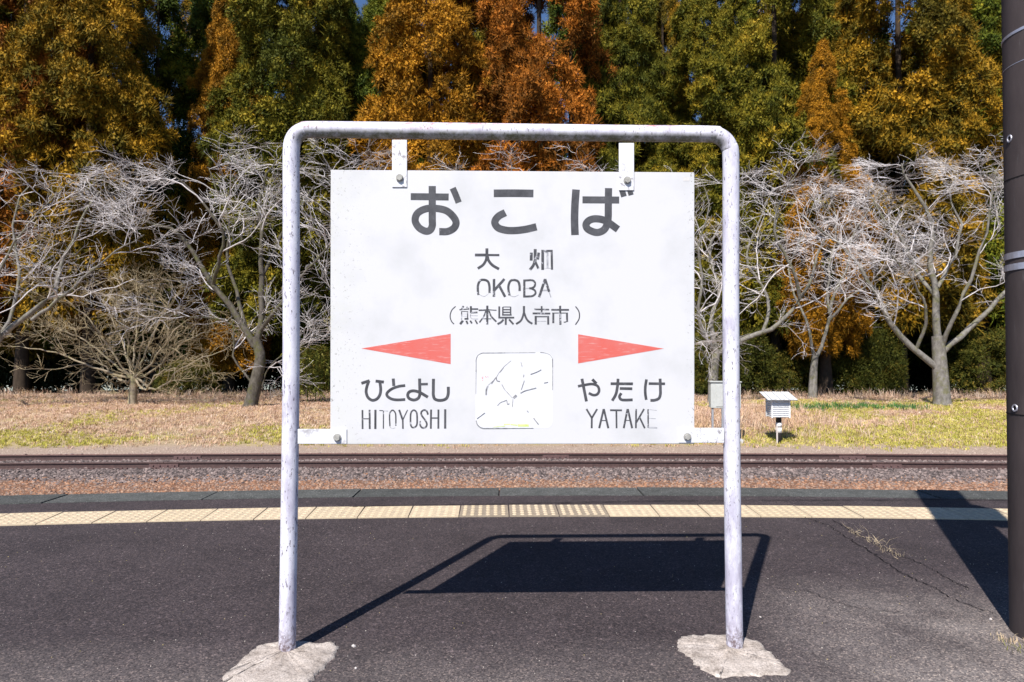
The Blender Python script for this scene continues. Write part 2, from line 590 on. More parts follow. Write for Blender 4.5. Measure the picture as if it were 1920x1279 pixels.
LEAFM = {  # low stops darkened as painted shade inside the puffs
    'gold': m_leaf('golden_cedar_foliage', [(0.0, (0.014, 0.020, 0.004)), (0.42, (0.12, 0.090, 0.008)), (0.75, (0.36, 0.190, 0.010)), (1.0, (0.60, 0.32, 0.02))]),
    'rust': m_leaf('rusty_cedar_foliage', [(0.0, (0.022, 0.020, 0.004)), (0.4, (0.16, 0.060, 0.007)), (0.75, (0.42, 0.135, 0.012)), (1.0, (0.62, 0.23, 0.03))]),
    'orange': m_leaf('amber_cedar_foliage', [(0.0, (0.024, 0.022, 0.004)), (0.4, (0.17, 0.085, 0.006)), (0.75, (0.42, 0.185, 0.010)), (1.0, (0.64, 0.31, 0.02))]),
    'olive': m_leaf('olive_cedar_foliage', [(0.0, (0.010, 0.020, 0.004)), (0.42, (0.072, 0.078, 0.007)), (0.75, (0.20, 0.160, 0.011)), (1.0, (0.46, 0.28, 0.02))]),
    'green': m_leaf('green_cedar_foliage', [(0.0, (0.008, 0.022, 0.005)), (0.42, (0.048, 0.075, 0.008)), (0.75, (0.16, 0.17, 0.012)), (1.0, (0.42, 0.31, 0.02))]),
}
M_SHRUB = m_leaf('shrub_foliage', [(0.0, (0.020, 0.030, 0.006)), (0.5, (0.07, 0.075, 0.010)), (0.85, (0.16, 0.11, 0.014)), (1.0, (0.30, 0.12, 0.015))])
M_BAMBOO = m_leaf('bamboo_grass_leaf', [(0.0, (0.07, 0.085, 0.012)), (0.6, (0.20, 0.19, 0.03)), (1.0, (0.38, 0.33, 0.10))])
M_DRY = m_inst('dry_grass_blade', [(0.54, 0.33, 0.22), (0.68, 0.46, 0.34), (0.30, 0.17, 0.10), (0.80, 0.63, 0.50), (0.60, 0.41, 0.20), (0.72, 0.50, 0.40)])
M_GRN = m_inst('yellow_green_grass_blade', [(0.33, 0.33, 0.045), (0.52, 0.46, 0.09), (0.62, 0.53, 0.16), (0.27, 0.28, 0.035)])
M_DAFF = m_inst('deep_green_leaf', [(0.03, 0.12, 0.03), (0.06, 0.18, 0.05), (0.14, 0.24, 0.07)])
M_STONE = m_inst('ballast_stone', [(0.060, 0.050, 0.050), (0.15, 0.118, 0.112), (0.26, 0.20, 0.185), (0.10, 0.083, 0.082), (0.36, 0.285, 0.26)])
M_ORANGE = m_inst('orange_gravel_stone', [(0.26, 0.13, 0.08), (0.37, 0.19, 0.11), (0.15, 0.105, 0.09), (0.44, 0.27, 0.18), (0.28, 0.20, 0.16), (0.20, 0.15, 0.13)])
M_BROWNST = m_inst('brown_gravel_stone', [(0.33, 0.25, 0.20), (0.44, 0.34, 0.28), (0.25, 0.19, 0.16), (0.54, 0.44, 0.37)])
M_PEB = m_simple('pale_pebble', (0.5, 0.45, 0.43), (0.66, 0.6, 0.57), 30, 0.9, 0.2, 0.3)
M_STRAW = m_inst('straw_blade', [(0.48, 0.37, 0.24), (0.62, 0.50, 0.34), (0.40, 0.30, 0.2)])
M_WEED = m_inst('weed_leaf', [(0.10, 0.14, 0.03), (0.22, 0.22, 0.05), (0.42, 0.34, 0.18)])


# ------------------------------------------------------------------ scatter (for what nobody could count)
def scatter(obj, sources, density, seed, smin, smax, tilt=0.4, material=None):
    g = bpy.data.node_groups.new('scatter', 'GeometryNodeTree')
    g.interface.new_socket('Geometry', in_out='INPUT', socket_type='NodeSocketGeometry')
    g.interface.new_socket('Geometry', in_out='OUTPUT', socket_type='NodeSocketGeometry')
    N, L = g.nodes, g.links
    gi, go = N.new('NodeGroupInput'), N.new('NodeGroupOutput')
    dp = N.new('GeometryNodeDistributePointsOnFaces')
    na = N.new('GeometryNodeInputNamedAttribute')
    na.data_type = 'FLOAT'
    na.inputs['Name'].default_value = 'density'
    mu = N.new('ShaderNodeMath')
    mu.operation = 'MULTIPLY'
    mu.inputs[1].default_value = density
    L.new(na.outputs[0], mu.inputs[0])
    L.new(mu.outputs[0], dp.inputs['Density'])
    dp.inputs['Seed'].default_value = seed
    L.new(gi.outputs[0], dp.inputs['Mesh'])
    ip = N.new('GeometryNodeInstanceOnPoints')
    ip.inputs['Pick Instance'].default_value = True
    gt = N.new('GeometryNodeGeometryToInstance')
    for s in sources:
        oi = N.new('GeometryNodeObjectInfo')
        oi.inputs['Object'].default_value = s
        oi.inputs['As Instance'].default_value = False
        L.new(oi.outputs['Geometry'], gt.inputs[0]) if False else None
        g1 = N.new('GeometryNodeGeometryToInstance')
        L.new(oi.outputs['Geometry'], g1.inputs[0])
        if not hasattr(scatter, '_dummy'):
            pass
        s_out = g1.outputs[0]
        sources_out.append(s_out)
    N.remove(gt)
    jn = N.new('GeometryNodeJoinGeometry')
    for so in reversed(sources_out):
        L.new(so, jn.inputs[0])
    sources_out.clear()
    L.new(jn.outputs[0], ip.inputs['Instance'])
    L.new(dp.outputs['Points'], ip.inputs['Points'])
    rr = N.new('FunctionNodeRandomValue')
    rr.data_type = 'FLOAT_VECTOR'
    rr.inputs['Min'].default_value = (-tilt, -tilt, 0)
    rr.inputs['Max'].default_value = (tilt, tilt, 6.283)
    rr.inputs['Seed'].default_value = seed + 3
    L.new(rr.outputs[0], ip.inputs['Rotation'])
    rs = N.new('FunctionNodeRandomValue')
    rs.data_type = 'FLOAT'
    mn = [s for s in rs.inputs if s.name == 'Min' and s.type == 'VALUE'][0]
    mx = [s for s in rs.inputs if s.name == 'Max' and s.type == 'VALUE'][0]
    mn.default_value, mx.default_value = smin, smax
    rs.inputs['Seed'].default_value = seed + 7
    L.new([s for s in rs.outputs if s.type == 'VALUE'][0], ip.inputs['Scale'])
    L.new(ip.outputs[0], go.inputs[0])
    md = obj.modifiers.new('scatter', 'NODES')
    md.node_group = g
    return obj


sources_out = []


def source(name, me, m):
    me.materials.append(m)
    return bpy.data.objects.new(name, me)          # geometry source only, stands nowhere by itself


def stone_mesh(seed, flat=0.7):
    rng = random.Random(seed)
    bm = bmesh.new()
    bmesh.ops.create_icosphere(bm, subdivisions=1, radius=1.0)
    ax = [rng.uniform(0.7, 1.2), rng.uniform(0.6, 1.0), flat * rng.uniform(0.7, 1.1)]
    for v in bm.verts:
        s = rng.uniform(0.72, 1.12)
        v.co = Vector((v.co.x * ax[0] * s, v.co.y * ax[1] * s, v.co.z * ax[2] * s))
    # keep 20 of the 80 faces' worth of angular look: collapse short edges
    bmesh.ops.dissolve_limit(bm, angle_limit=R(18), verts=bm.verts[:], edges=bm.edges[:])
    bmesh.ops.triangulate(bm, faces=bm.faces[:])
    return bm_mesh('stone', bm)


def tuft_mesh(seed, n, h, spread, width, lean=0.6):
    rng = np.random.default_rng(seed)
    base = rng.normal(0, spread, (n, 2))
    az = rng.uniform(0, 2 * math.pi, n)
    ln = rng.uniform(0.15, lean, n)
    hh = h * rng.uniform(0.5, 1.1, n)
    V, Fc = [], []
    for i in range(n):
        d = np.array([math.cos(az[i]), math.sin(az[i])])
        s = np.array([-d[1], d[0]]) * width * rng.uniform(0.6, 1.2)
        b = base[i]
        m = b + d * hh[i] * ln[i] * 0.4
        t = b + d * hh[i] * ln[i] * 1.3
        k = len(V)
        V += [(b[0] - s[0], b[1] - s[1], -0.01), (b[0] + s[0], b[1] + s[1], -0.01),
              (m[0] + s[0] * 0.8, m[1] + s[1] * 0.8, hh[i] * 0.6), (m[0] - s[0] * 0.8, m[1] - s[1] * 0.8, hh[i] * 0.6),
              (t[0], t[1], hh[i] * (1 - 0.3 * ln[i]))]
        Fc.append((k, k + 1, k + 2, k + 3))
        Fc.append((k + 3, k + 2, k + 4))
    me = bpy.data.meshes.new('tuft')
    me.from_pydata(V, [], Fc)
    me.shade_flat()
    return me


# ------------------------------------------------------------------ value noise for terrain and masks
def vnoise(x, y, seed=0):
    xi, yi = np.floor(x).astype(int), np.floor(y).astype(int)
    xf, yf = x - xi, y - yi
    def h(a, b):
        n = (a * 374761393 + b * 668265263 + seed * 144665) & 0x7fffffff
        n = ((n ^ (n >> 13)) * 1274126177) & 0x7fffffff
        return (n ^ (n >> 16)) % 10007 / 10007.0
    u, w = xf * xf * (3 - 2 * xf), yf * yf * (3 - 2 * yf)
    return (h(xi, yi) * (1 - u) + h(xi + 1, yi) * u) * (1 - w) + (h(xi, yi + 1) * (1 - u) + h(xi + 1, yi + 1) * u) * w


PROF_Y = [0, 12.6, 13.6, 14.15, 16.4, 17.5, 20, 24, 34, 50, 90, 300, 900]
PROF_Z = [-1.56, -1.53, -1.50, -1.435, -1.435, -1.42, -1.25, -1.0, -0.97, -1.6, -6, -30, -60]


def tz(x, y):
    x, y = np.asarray(x, dtype=float), np.asarray(y, dtype=float)
    yy = y + 0.0022 * np.minimum(np.abs(x), 40) ** 2
    z = np.interp(yy, PROF_Y, PROF_Z)
    a = np.clip((yy - 17.6) / 2.0, 0, 1)
    z = z + a * ((vnoise(x * 0.7, y * 0.7, 1) - 0.5) * 0.10 + (vnoise(x * 2.3, y * 2.3, 2) - 0.5) * 0.05)
    return z


def grid_np(xs, ys, zf):
    X, Y = np.meshgrid(xs, ys)
    Z = zf(X, Y)
    V = np.stack([X.ravel(), Y.ravel(), Z.ravel()], axis=1)
    nx, ny = len(xs), len(ys)
    i = np.arange(nx * ny).reshape(ny, nx)
    Fq = np.stack([i[:-1, :-1], i[:-1, 1:], i[1:, 1:], i[1:, :-1]], axis=-1).reshape(-1, 4)
    return V, Fq


# ------------------------------------------------------------------ terrain
xs = np.concatenate([np.linspace(-900, -45, 12), np.linspace(-40, 40, 161), np.linspace(45, 900, 12)])
ys = np.concatenate([np.linspace(-60, 11, 8), np.linspace(12, 34, 89), np.linspace(36, 60, 13), np.linspace(70, 900, 14)])
v, f = grid_np(xs, ys, tz)
props(link('ground', mesh_np('ground', v, f, True), M_TERR), kind='structure')


# ------------------------------------------------------------------ platform
def edge_y(x, d0, c=0.018, b=0.022, lim=3.4):
    x = np.asarray(x, dtype=float)
    xc = np.clip(x, -lim, lim)
    return d0 + b * x - c * xc * xc - 2 * c * np.abs(xc) * (np.abs(x) - np.abs(xc))


E_OUT, E_IN = 4.965, 4.69
T_IN, T_OUT = 4.085, 4.385
px_ = np.concatenate([np.linspace(-40, -6, 12), np.linspace(-5.5, 5.5, 45), np.linspace(6, 40, 12)])
n = len(px_)
ye = np.maximum(edge_y(px_, E_IN), -8)
ye[np.abs(px_) > 20] = np.maximum(ye[np.abs(px_) > 20], 0)
back = np.stack([px_, np.full(n, -14.0), np.zeros(n)], 1)
front = np.stack([px_, ye, np.zeros(n)], 1)
yo = np.maximum(ye, 0) + (E_OUT - E_IN) - 0.02
lip = np.stack([px_, ye, np.full(n, -0.012)], 1)
led = np.stack([px_, yo, np.full(n, -0.012)], 1)
low = np.stack([px_, yo, np.full(n, -1.7)], 1)
V = np.concatenate([back, front, lip, led, low])
i = np.arange(n - 1)
Fq = np.concatenate([np.stack([q * n + i, q * n + i + 1, (q + 1) * n + i + 1, (q + 1) * n + i], 1) for q in range(4)])
platform = props(link('platform', mesh_np('platform', V, Fq), M_ASPH), kind='structure')

# coping stones along the platform edge
rng = random.Random(5)
x = -9.0
while x < 9.0:
    w = 0.985
    x0, x1 = x + 0.006, x + w
    zt = 0.003 + rng.uniform(-0.002, 0.003)
    bm = bmesh.new()
    pts = []
    K = 4
    top_in = [(x0 + (x1 - x0) * q / K, float(edge_y(x0 + (x1 - x0) * q / K, E_IN)) + 0.006) for q in range(K + 1)]
    top_out = [(x0 + (x1 - x0) * q / K, float(edge_y(x0 + (x1 - x0) * q / K, E_OUT)) + rng.uniform(-0.004, 0.004)) for q in range(K + 1)]
    ring = top_in + top_out[::-1]
    up = [bm.verts.new((a, b, zt)) for a, b in ring]
    dn = [bm.verts.new((a, b, -0.16)) for a, b in ring]
    bm.faces.new(up)
    bm.faces.new(dn[::-1])
    for q in range(len(ring)):
        r2 = (q + 1) % len(ring)
        bm.faces.new((up[q], up[r2], dn[r2], dn[q]))
    link('coping_stone', bm_mesh('coping_stone', bm), M_COPE, platform)
    x += 0.99


# tactile tiles: 30 cm squares with raised dots
def tile_mesh(h=0.0056):
    s = 0.2945 / 2
    bm = bmesh.new()
    add_box(bm, (0, 0, -0.008), (2 * s, 2 * s, 0.028))
    k = 6
    for a in range(k):
        for b in range(k):
            cx, cy = (a - (k - 1) / 2) * 0.047, (b - (k - 1) / 2) * 0.047
            bmesh.ops.create_cone(bm, cap_ends=True, segments=8, radius1=0.0155, radius2=0.0105, depth=h,
                                  matrix=Matrix.Translation((cx, cy, 0.006 + h / 2 - 0.0001)))
    return bm_mesh('tactile_tile', bm)


tm, tmw = tile_mesh(0.0034), tile_mesh(0.0050)
tm.materials.append(M_TILE)
tmw.materials.append(M_TILEW)
s_mid = (T_IN + T_OUT) / 2
x = -0.02
tiles = []
for sgn in (1, -1):
    x = -0.02 + sgn * 0.151
    while abs(x) < 9:
        tiles.append(x)
        sl = (edge_y(x + 0.05, s_mid) - edge_y(x - 0.05, s_mid)) / 0.1
        x += sgn * 0.301 / math.sqrt(1 + float(sl) ** 2)
for x in tiles:
    worn = -0.35 < x < 0.65
    o = link('tactile_tile', tmw if worn else tm, None, platform)
    sl = float((edge_y(x + 0.05, s_mid) - edge_y(x - 0.05, s_mid)) / 0.1)
    o.location = (x, float(edge_y(x, s_mid)), rng.uniform(-0.0015, 0.0015))
    o.rotation_euler = (rng.uniform(-0.004, 0.004), rng.uniform(-0.004, 0.004), math.atan(sl))


# cracks in the asphalt, and a painted wire shadow
def ribbon(name, pts, w, z, m, parent, jit=0.0, seed=1, sub=10):
    P = spline([np.array(p[:2]) for p in pts], sub)
    rg = np.random.default_rng(seed)
    if jit:
        P[1:-1] += rg.normal(0, jit, P[1:-1].shape)
    T = np.gradient(P, axis=0)
    T /= np.linalg.norm(T, axis=1, keepdims=True) + 1e-9
    Nn = np.stack([-T[:, 1], T[:, 0]], 1)
    ww = w * rg.uniform(0.35, 1.2, len(P)) if jit else np.full(len(P), w)
    ww[0] *= 0.3
    ww[-1] *= 0.3
    A, B = P + Nn * ww[:, None] / 2, P - Nn * ww[:, None] / 2
    V = np.concatenate([np.c_[A, np.full(len(P), z)], np.c_[B, np.full(len(P), z)]])
    k = len(P)
    i = np.arange(k - 1)
    return link(name, mesh_np(name, V, np.stack([i, i + 1, k + i + 1, k + i], 1)), m, parent)


G = lambda px, py: on_ground(px, py, 0)
ribbon('wire_shadow_strip', [G(655, 952), G(800, 949), G(960, 946), G(1100, 943.5), G(1280, 940.5), G(1500, 939.5), G(1700, 939), G(1900, 939)], 0.012, 0.0075, M_DARK, platform, 0.0015, 3, 14)  # shadow of an overhead wire, painted as a thin dark strip
ribbon('asphalt_crack', [G(1500, 968), G(1550, 985), G(1590, 1010), G(1640, 1040), G(1700, 1080), G(1740, 1098), G(1790, 1125), G(1862, 1152)], 0.0055, 0.004, M_DARK, platform, 0.006, 4, 12)
ribbon('asphalt_crack', [G(1560, 975), G(1620, 1010), G(1680, 1040), G(1735, 1062), G(1790, 1092), G(1820, 1106)], 0.005, 0.004, M_DARK, platform, 0.006, 5, 12)
ribbon('asphalt_crack', [G(1460, 1105), G(1520, 1112), G(1600, 1140), G(1700, 1150)], 0.0028, 0.004, M_DARK, platform, 0.006, 6, 10)

# ------------------------------------------------------------------ railway track
TC = -0.0022


def track_y(x, y0):
    return y0 + TC * np.asarray(x) ** 2


RAIL_TOP = -1.302
Y_NEAR, Y_FAR = 14.5, 15.64
track = props(empty('railway_track', (0, 15.07, -1.43)), 'rusty two-rail railway track crossing the picture behind the platform edge', 'railway track')
prof = [(-0.061, 0), (0.061, 0), (0.061, 0.010), (0.010, 0.024), (0.008, 0.092), (0.031, 0.102), (0.032, 0.124), (0.026, 0.130),
        (-0.026, 0.130), (-0.032, 0.124), (-0.031, 0.102), (-0.008, 0.092), (-0.010, 0.024), (-0.061, 0.010)]


def rail(x0, x1, y0):
    X = np.linspace(x0, x1, max(2, int((x1 - x0) / 0.8)))
    Y = track_y(X, y0)
    V = np.array([(X[a], Y[a] + p[0], RAIL_TOP - 0.130 + p[1]) for a in range(len(X)) for p in prof])
    k = len(prof)
    Fq, tops = [], []
    for a in range(len(X) - 1):
        for b in range(k):
            c = (b + 1) % k
            Fq.append((a * k + b, (a + 1) * k + b, (a + 1) * k + c, a * k + c))
            tops.append(1 if b == 7 else 0)
    me = mesh_np('rail', V, np.array(Fq))
    me.materials.append(M_RAIL)
    me.materials.append(M_RAILTOP if y0 < 15 else M_RAILRED)
    me.polygons.foreach_set('material_index', np.array(tops, dtype=np.int32)[:len(me.polygons)])
    return link('rail', me, None, track)


def fishplate(x, y0):
    bm = bmesh.new()
    y = float(track_y(x, y0))
    sl = 2 * TC * x
    rot = Matrix.Rotation(math.atan(sl), 4, 'Z')
    add_box(bm, (x, y - 0.022, RAIL_TOP - 0.07), (0.60, 0.020, 0.062), rot)
    add_box(bm, (x, y - 0.030, RAIL_TOP - 0.108), (0.60, 0.034, 0.014), rot)
    for q in (-0.22, -0.08, 0.08, 0.22):
        cyl(bm, (x + q, y - 0.030 + sl * q, RAIL_TOP - 0.07), (x + q, y - 0.058 + sl * q, RAIL_TOP - 0.07), 0.016, None, 6)
    link('fishplate', bm_mesh('fishplate', bm), M_PLATE, track)


for y0, js in ((Y_NEAR, (-7.3, 7.85)), (Y_FAR, (-7.35, 1.0, 7.7))):
    ends = [-26.0] + list(js) + [26.0]
    for a, b in zip(ends[:-1], ends[1:]):
        rail(a + 0.004, b - 0.004, y0)
    for j in js:
        fishplate(j, y0)
bm = bmesh.new()
add_box(bm, (0, 0, 0), (0.20, 2.1, 0.14))
bmesh.ops.bevel(bm, geom=bm.edges[:], offset=0.012, segments=1, affect='EDGES')
sleeper_me = bm_mesh('sleeper', bm)
sleeper_me.materials.append(M_SLEEP)
bm = bmesh.new()
add_box(bm, (0, 0, 0), (0.17, 0.24, 0.016))
for sx in (-1, 1):
    for sy in (-1, 1):
        add_box(bm, (sx * 0.05, sy * 0.082, 0.022), (0.032, 0.03, 0.03))
plate_me = bm_mesh('tie_plate', bm)
plate_me.materials.append(M_PLATE)
for q in range(-22, 23):
    x = q * 0.68 + 0.05
    y = float(track_y(x, (Y_NEAR + Y_FAR) / 2))
    s = link('sleeper', sleeper_me, None, track)
    s.location = (x, y, RAIL_TOP - 0.130 - 0.072 - 0.014)
    s.rotation_euler = (0, 0, math.atan(2 * TC * x) + rng.uniform(-0.02, 0.02))
    for yy in (Y_NEAR, Y_FAR):
        p = bpy.data.objects.new('tie_plate', plate_me)
        COL.objects.link(p)
        p.parent = s
        p.location = (0, yy - (Y_NEAR + Y_FAR) / 2, 0.072 + 0.007)


# ------------------------------------------------------------------ ballast and gravel
def strip(name, x0, x1, nx, y0, y1, ny, dens, dz=-0.012):
    X, Y = np.linspace(x0, x1, nx), np.linspace(y0, y1, ny)
    v, f = grid_np(X, Y, lambda a, b: a * 0)
    yy = v[:, 1].copy()
    v[:, 1] = yy + TC * v[:, 0] ** 2
    v[:, 2] = tz(v[:, 0], v[:, 1]) + dz
    d = np.clip(dens(v[:, 0], yy), 0, 1)
    return mesh_np(name, v, f, attrs={'density': d})


stones = [source('stone_source', stone_mesh(k), M_STONE) for k in range(6)]
ost = [source('stone_source', stone_mesh(20 + k), M_ORANGE) for k in range(4)]
bst = [source('stone_source', stone_mesh(40 + k), M_BROWNST) for k in range(4)]
sm = lambda a, lo, hi: np.clip((a - lo) / (hi - lo), 0, 1)
o = link('ballast', strip('ballast', -15, 15, 90, 12.85, 16.5, 22,
         lambda x, y: sm(y + (vnoise(x * 0.8, y * 2, 5) - 0.5) * 0.5, 13.35, 13.7) * (1 - 0.75 * sm(y, 15.9, 16.5))), M_STONE)
scatter(o, stones, 520, 1, 0.022, 0.058, 1.2)
props(o, kind='stuff')
o = link('orange_gravel', strip('orange_gravel', -15, 15, 60, 11.8, 13.9, 12,
         lambda x, y: 1 - sm(y + (vnoise(x * 0.8, y * 2, 6) - 0.5) * 0.7, 13.1, 14.0)), M_ORANGE)
scatter(o, ost, 620, 2, 0.014, 0.046, 1.2)
props(o, kind='stuff')
o = link('brown_gravel', strip('brown_gravel', -17, 17, 60, 15.9, 18.0, 12,
         lambda x, y: 1 - 0.8 * sm(y, 17.3, 18.0)), M_BROWNST)
scatter(o, bst, 380, 3, 0.012, 0.038, 1.2)
props(o, kind='stuff')

# ------------------------------------------------------------------ grass on the bank
dry = [source('tuft_source', tuft_mesh(k, 12, 0.115, 0.06, 0.006, 1.3), M_DRY) for k in range(5)]
grn = [source('tuft_source', tuft_mesh(30 + k, 12, 0.10, 0.05, 0.007, 0.9), M_GRN) for k in range(4)]


def gmask(x, y):
    n1 = vnoise(x * 0.45, y * 0.6, 11) * 0.6 + vnoise(x * 1.3, y * 1.6, 12) * 0.4
    front = np.exp(-((y - 18.7) / 1.2) ** 2) * 0.40 * (0.4 + 1.2 * vnoise(x * 0.33, y * 0.2, 61))
    right = sm(x, 3, 12) * 0.22 + 0.0
    return sm(n1 + front + right, 0.56, 0.86)


def bank(name, x0, x1, y0, y1, step, dens):
    X, Y = np.arange(x0, x1, step), np.arange(y0, y1, step)
    v, f = grid_np(X, Y, lambda a, b: tz(a, b) - 0.004)
    return mesh_np(name, v, f, attrs={'density': np.clip(dens(v[:, 0], v[:, 1]), 0, 1)})


ydev = lambda x, y: y + 0.0022 * x * x
o = link('dry_grass', bank('dry_grass', -27, 27, 16.6, 33, 0.35,
         lambda x, y: sm(ydev(x, y) + (vnoise(x * 1.5, y * 2, 9) - 0.5) * 0.8, 17.5, 18.3) * (1 - 0.75 * gmask(x, ydev(x, y))) * (1 - sm(y, 30.5, 33)) * (0.12 + 0.88 * vnoise(x * 1.1, y * 1.6, 21) ** 0.8)), M_DRY)
scatter(o, dry, 85, 5, 0.6, 1.25, 0.25)
props(o, kind='stuff')
o = link('green_grass', bank('green_grass', -22, 22, 16.8, 29, 0.35,
         lambda x, y: sm(ydev(x, y) + (vnoise(x * 1.5, y * 2, 9) - 0.5) * 0.8, 17.4, 18.2) * gmask(x, ydev(x, y))), M_GRN)
scatter(o, grn, 85, 8, 0.5, 1.2, 0.25)
props(o, kind='stuff')
tall = [source('tuft_source', tuft_mesh(60 + k, 14, 0.42, 0.08, 0.006, 0.9), M_DRY) for k in range(4)]
o = link('tall_dry_grass', bank('tall_dry_grass', -27, 27, 18.2, 33, 0.4,
         lambda x, y: np.maximum(np.exp(-((x - 6.9) / 2.2) ** 2 - ((y - 21.5) / 2.2) ** 2) * 0.9,
                                 np.exp(-((y - 30.6) / 1.0) ** 2) * 0.5 * vnoise(x * 0.8, y * 0.8, 33))), M_DRY)
scatter(o, tall, 30, 12, 0.6, 1.2, 0.25)
props(o, kind='stuff')


# ------------------------------------------------------------------ foliage crowns
def leaf_template(rg, K, up=0.55, out=0.55, spread=0.55):
    """K small triangles forming a puff: scales lying on the puff's rounded outer side and spikes sticking out of it.
    The puff grows towards +X and up; returns (K,3,3) corners and (K,3) tip weights with light painted on the upper sides"""
    d = rg.normal(0, 1, (K, 3))
    d /= np.linalg.norm(d, axis=1, keepdims=True)
    d = d * (0.5 + spread) + np.array([out, 0, up])
    d /= np.linalg.norm(d, axis=1, keepdims=True)
    ks = int(K * 0.45)
    rad = np.where(np.arange(K) < ks, rg.uniform(0.45, 0.95, K), 0.45)
    c = d * rad[:, None]
    nrm = d + rg.normal(0, 0.38, (K, 3))
    nrm /= np.linalg.norm(nrm, axis=1, keepdims=True)
    u = np.cross(nrm, rg.normal(0, 1, (K, 3)))
    u /= np.linalg.norm(u, axis=1, keepdims=True)
    w = np.cross(nrm, u)
    sz = rg.uniform(0.09, 0.19, K)[:, None]
    tri = np.stack([c + u * sz, c - u * sz * 0.6 + w * sz * 0.75, c - u * sz * 0.6 - w * sz * 0.75], 1)
    tw = np.repeat((rad * 0.75 + 0.35 * d[:, 2])[:, None], 3, 1)  # upper outer faces lighter, lower inner ones darker: painted light and shade
    # spikes: narrow at the root, pointing outward
    e = d[ks:] + rg.normal(0, 0.3, (K - ks, 3))
    e /= np.linalg.norm(e, axis=1, keepdims=True)
    sd = np.cross(e, rg.normal(0, 1, (K - ks, 3)))
    sd /= np.linalg.norm(sd, axis=1, keepdims=True)
    L = rg.uniform(0.9, 1.3, K - ks)[:, None]
    b = d[ks:] * 0.35
    tri[ks:] = np.stack([b + sd * 0.05, b - sd * 0.05, b * 0.3 + e * L * 0.95], 1)
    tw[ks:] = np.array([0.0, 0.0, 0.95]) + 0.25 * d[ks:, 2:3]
    return np.concatenate([tri, tw[:, :, None]], 2)


def crown_np(rg, centers, yaw, size, tintc, temps):
    n = len(centers)
    K = temps[0].shape[0]
    which = rg.integers(0, len(temps), n)
    T = np.stack(temps)[which]                       # n,K,3,4
    c, s = np.cos(yaw), np.sin(yaw)
    X = T[..., 0] * c[:, None, None] - T[..., 1] * s[:, None, None]
    Y = T[..., 0] * s[:, None, None] + T[..., 1] * c[:, None, None]
    V = np.stack([X, Y, T[..., 2]], -1) * size[:, None, None, None] + centers[:, None, None, :]
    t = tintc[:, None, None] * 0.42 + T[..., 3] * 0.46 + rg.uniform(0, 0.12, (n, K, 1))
    Ft = np.arange(n * K * 3).reshape(-1, 3)
    return V.reshape(-1, 3), Ft, t.ravel()


def cedar_crown(seed, H, Rm, zlow, n, K, s0, peak=0.22):
    rg = np.random.default_rng(seed)
    temps = [leaf_template(rg, K) for _ in range(6)]
    ng = max(60, n // 14)
    gt, gp = rg.uniform(0, 1, ng) ** 1.12, rg.uniform(0, 2 * math.pi, ng)
    gi = rg.integers(0, ng, n)
    t = np.clip(gt[gi] + rg.normal(0, 0.022, n), 0, 1)
    ph = gp[gi] + rg.normal(0, 0.17, n)
    lob = 1 + 0.16 * np.sin(ph * 3 + t * 17 + seed) + 0.13 * np.sin(ph * 5 - t * 29 + seed * 2)
    prof = np.where(t < peak, 0.72 + 0.28 * t / peak, np.maximum(0.03, (1 - ((t - peak) / (1 - peak)) ** 2.1)) ** 0.85)
    depth = (1.05 - 0.42 * rg.uniform(0, 1, ng) ** 1.5)[gi] * (1 - 0.24 * rg.uniform(0, 1, n))
    r = Rm * prof * lob * depth
    z = zlow + t * (H - zlow) - 0.18 * (r / Rm) * Rm * 0.6
    C = np.stack([np.cos(ph) * r, np.sin(ph) * r, z], 1)
    size = s0 * rg.uniform(0.65, 1.3, n) * (1 - 0.35 * t)
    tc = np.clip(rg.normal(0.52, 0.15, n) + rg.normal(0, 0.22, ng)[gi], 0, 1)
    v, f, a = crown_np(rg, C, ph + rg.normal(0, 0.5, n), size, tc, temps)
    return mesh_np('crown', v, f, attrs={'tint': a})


def trunk_mesh(name, H, r0, seed, n=10, sway=0.12, sides=8):
    rg = np.random.default_rng(seed)
    z = np.linspace(0, H, n)
    P = np.stack([np.cumsum(rg.normal(0, sway / n, n)), np.cumsum(rg.normal(0, sway / n, n)), z - 0.1], 1)[None]
    rr = (r0 * (1 - 0.9 * z / H) + 0.02)
    rr[0] *= 1.35
    v, f = tubes(P, rr[None], sides)
    return mesh_np(name, v, f, True)


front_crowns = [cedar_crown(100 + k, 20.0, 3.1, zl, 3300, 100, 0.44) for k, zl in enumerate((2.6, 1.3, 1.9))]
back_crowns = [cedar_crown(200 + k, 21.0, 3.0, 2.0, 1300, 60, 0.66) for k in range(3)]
ced_trunks = [trunk_mesh('trunk', 19.0, 0.26, 300 + k) for k in range(3)]
for me in ced_trunks:
    me.materials.append(M_CEDBARK)


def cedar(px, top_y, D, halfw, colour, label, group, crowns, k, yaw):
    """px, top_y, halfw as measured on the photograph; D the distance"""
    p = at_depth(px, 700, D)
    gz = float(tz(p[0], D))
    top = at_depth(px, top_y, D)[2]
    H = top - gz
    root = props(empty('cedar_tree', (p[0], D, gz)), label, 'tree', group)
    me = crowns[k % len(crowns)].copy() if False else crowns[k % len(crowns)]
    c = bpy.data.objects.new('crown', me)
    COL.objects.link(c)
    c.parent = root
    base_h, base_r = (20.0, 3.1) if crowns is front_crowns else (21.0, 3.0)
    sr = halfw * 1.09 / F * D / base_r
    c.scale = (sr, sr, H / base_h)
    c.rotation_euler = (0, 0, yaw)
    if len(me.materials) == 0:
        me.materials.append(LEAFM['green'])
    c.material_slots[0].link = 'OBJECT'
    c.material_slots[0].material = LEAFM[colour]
    t = bpy.data.objects.new('trunk', ced_trunks[k % 3])
    COL.objects.link(t)
    t.parent = root
    t.scale = (1, 1, H / 20.0)
    t.rotation_euler = (0, 0, yaw * 2)


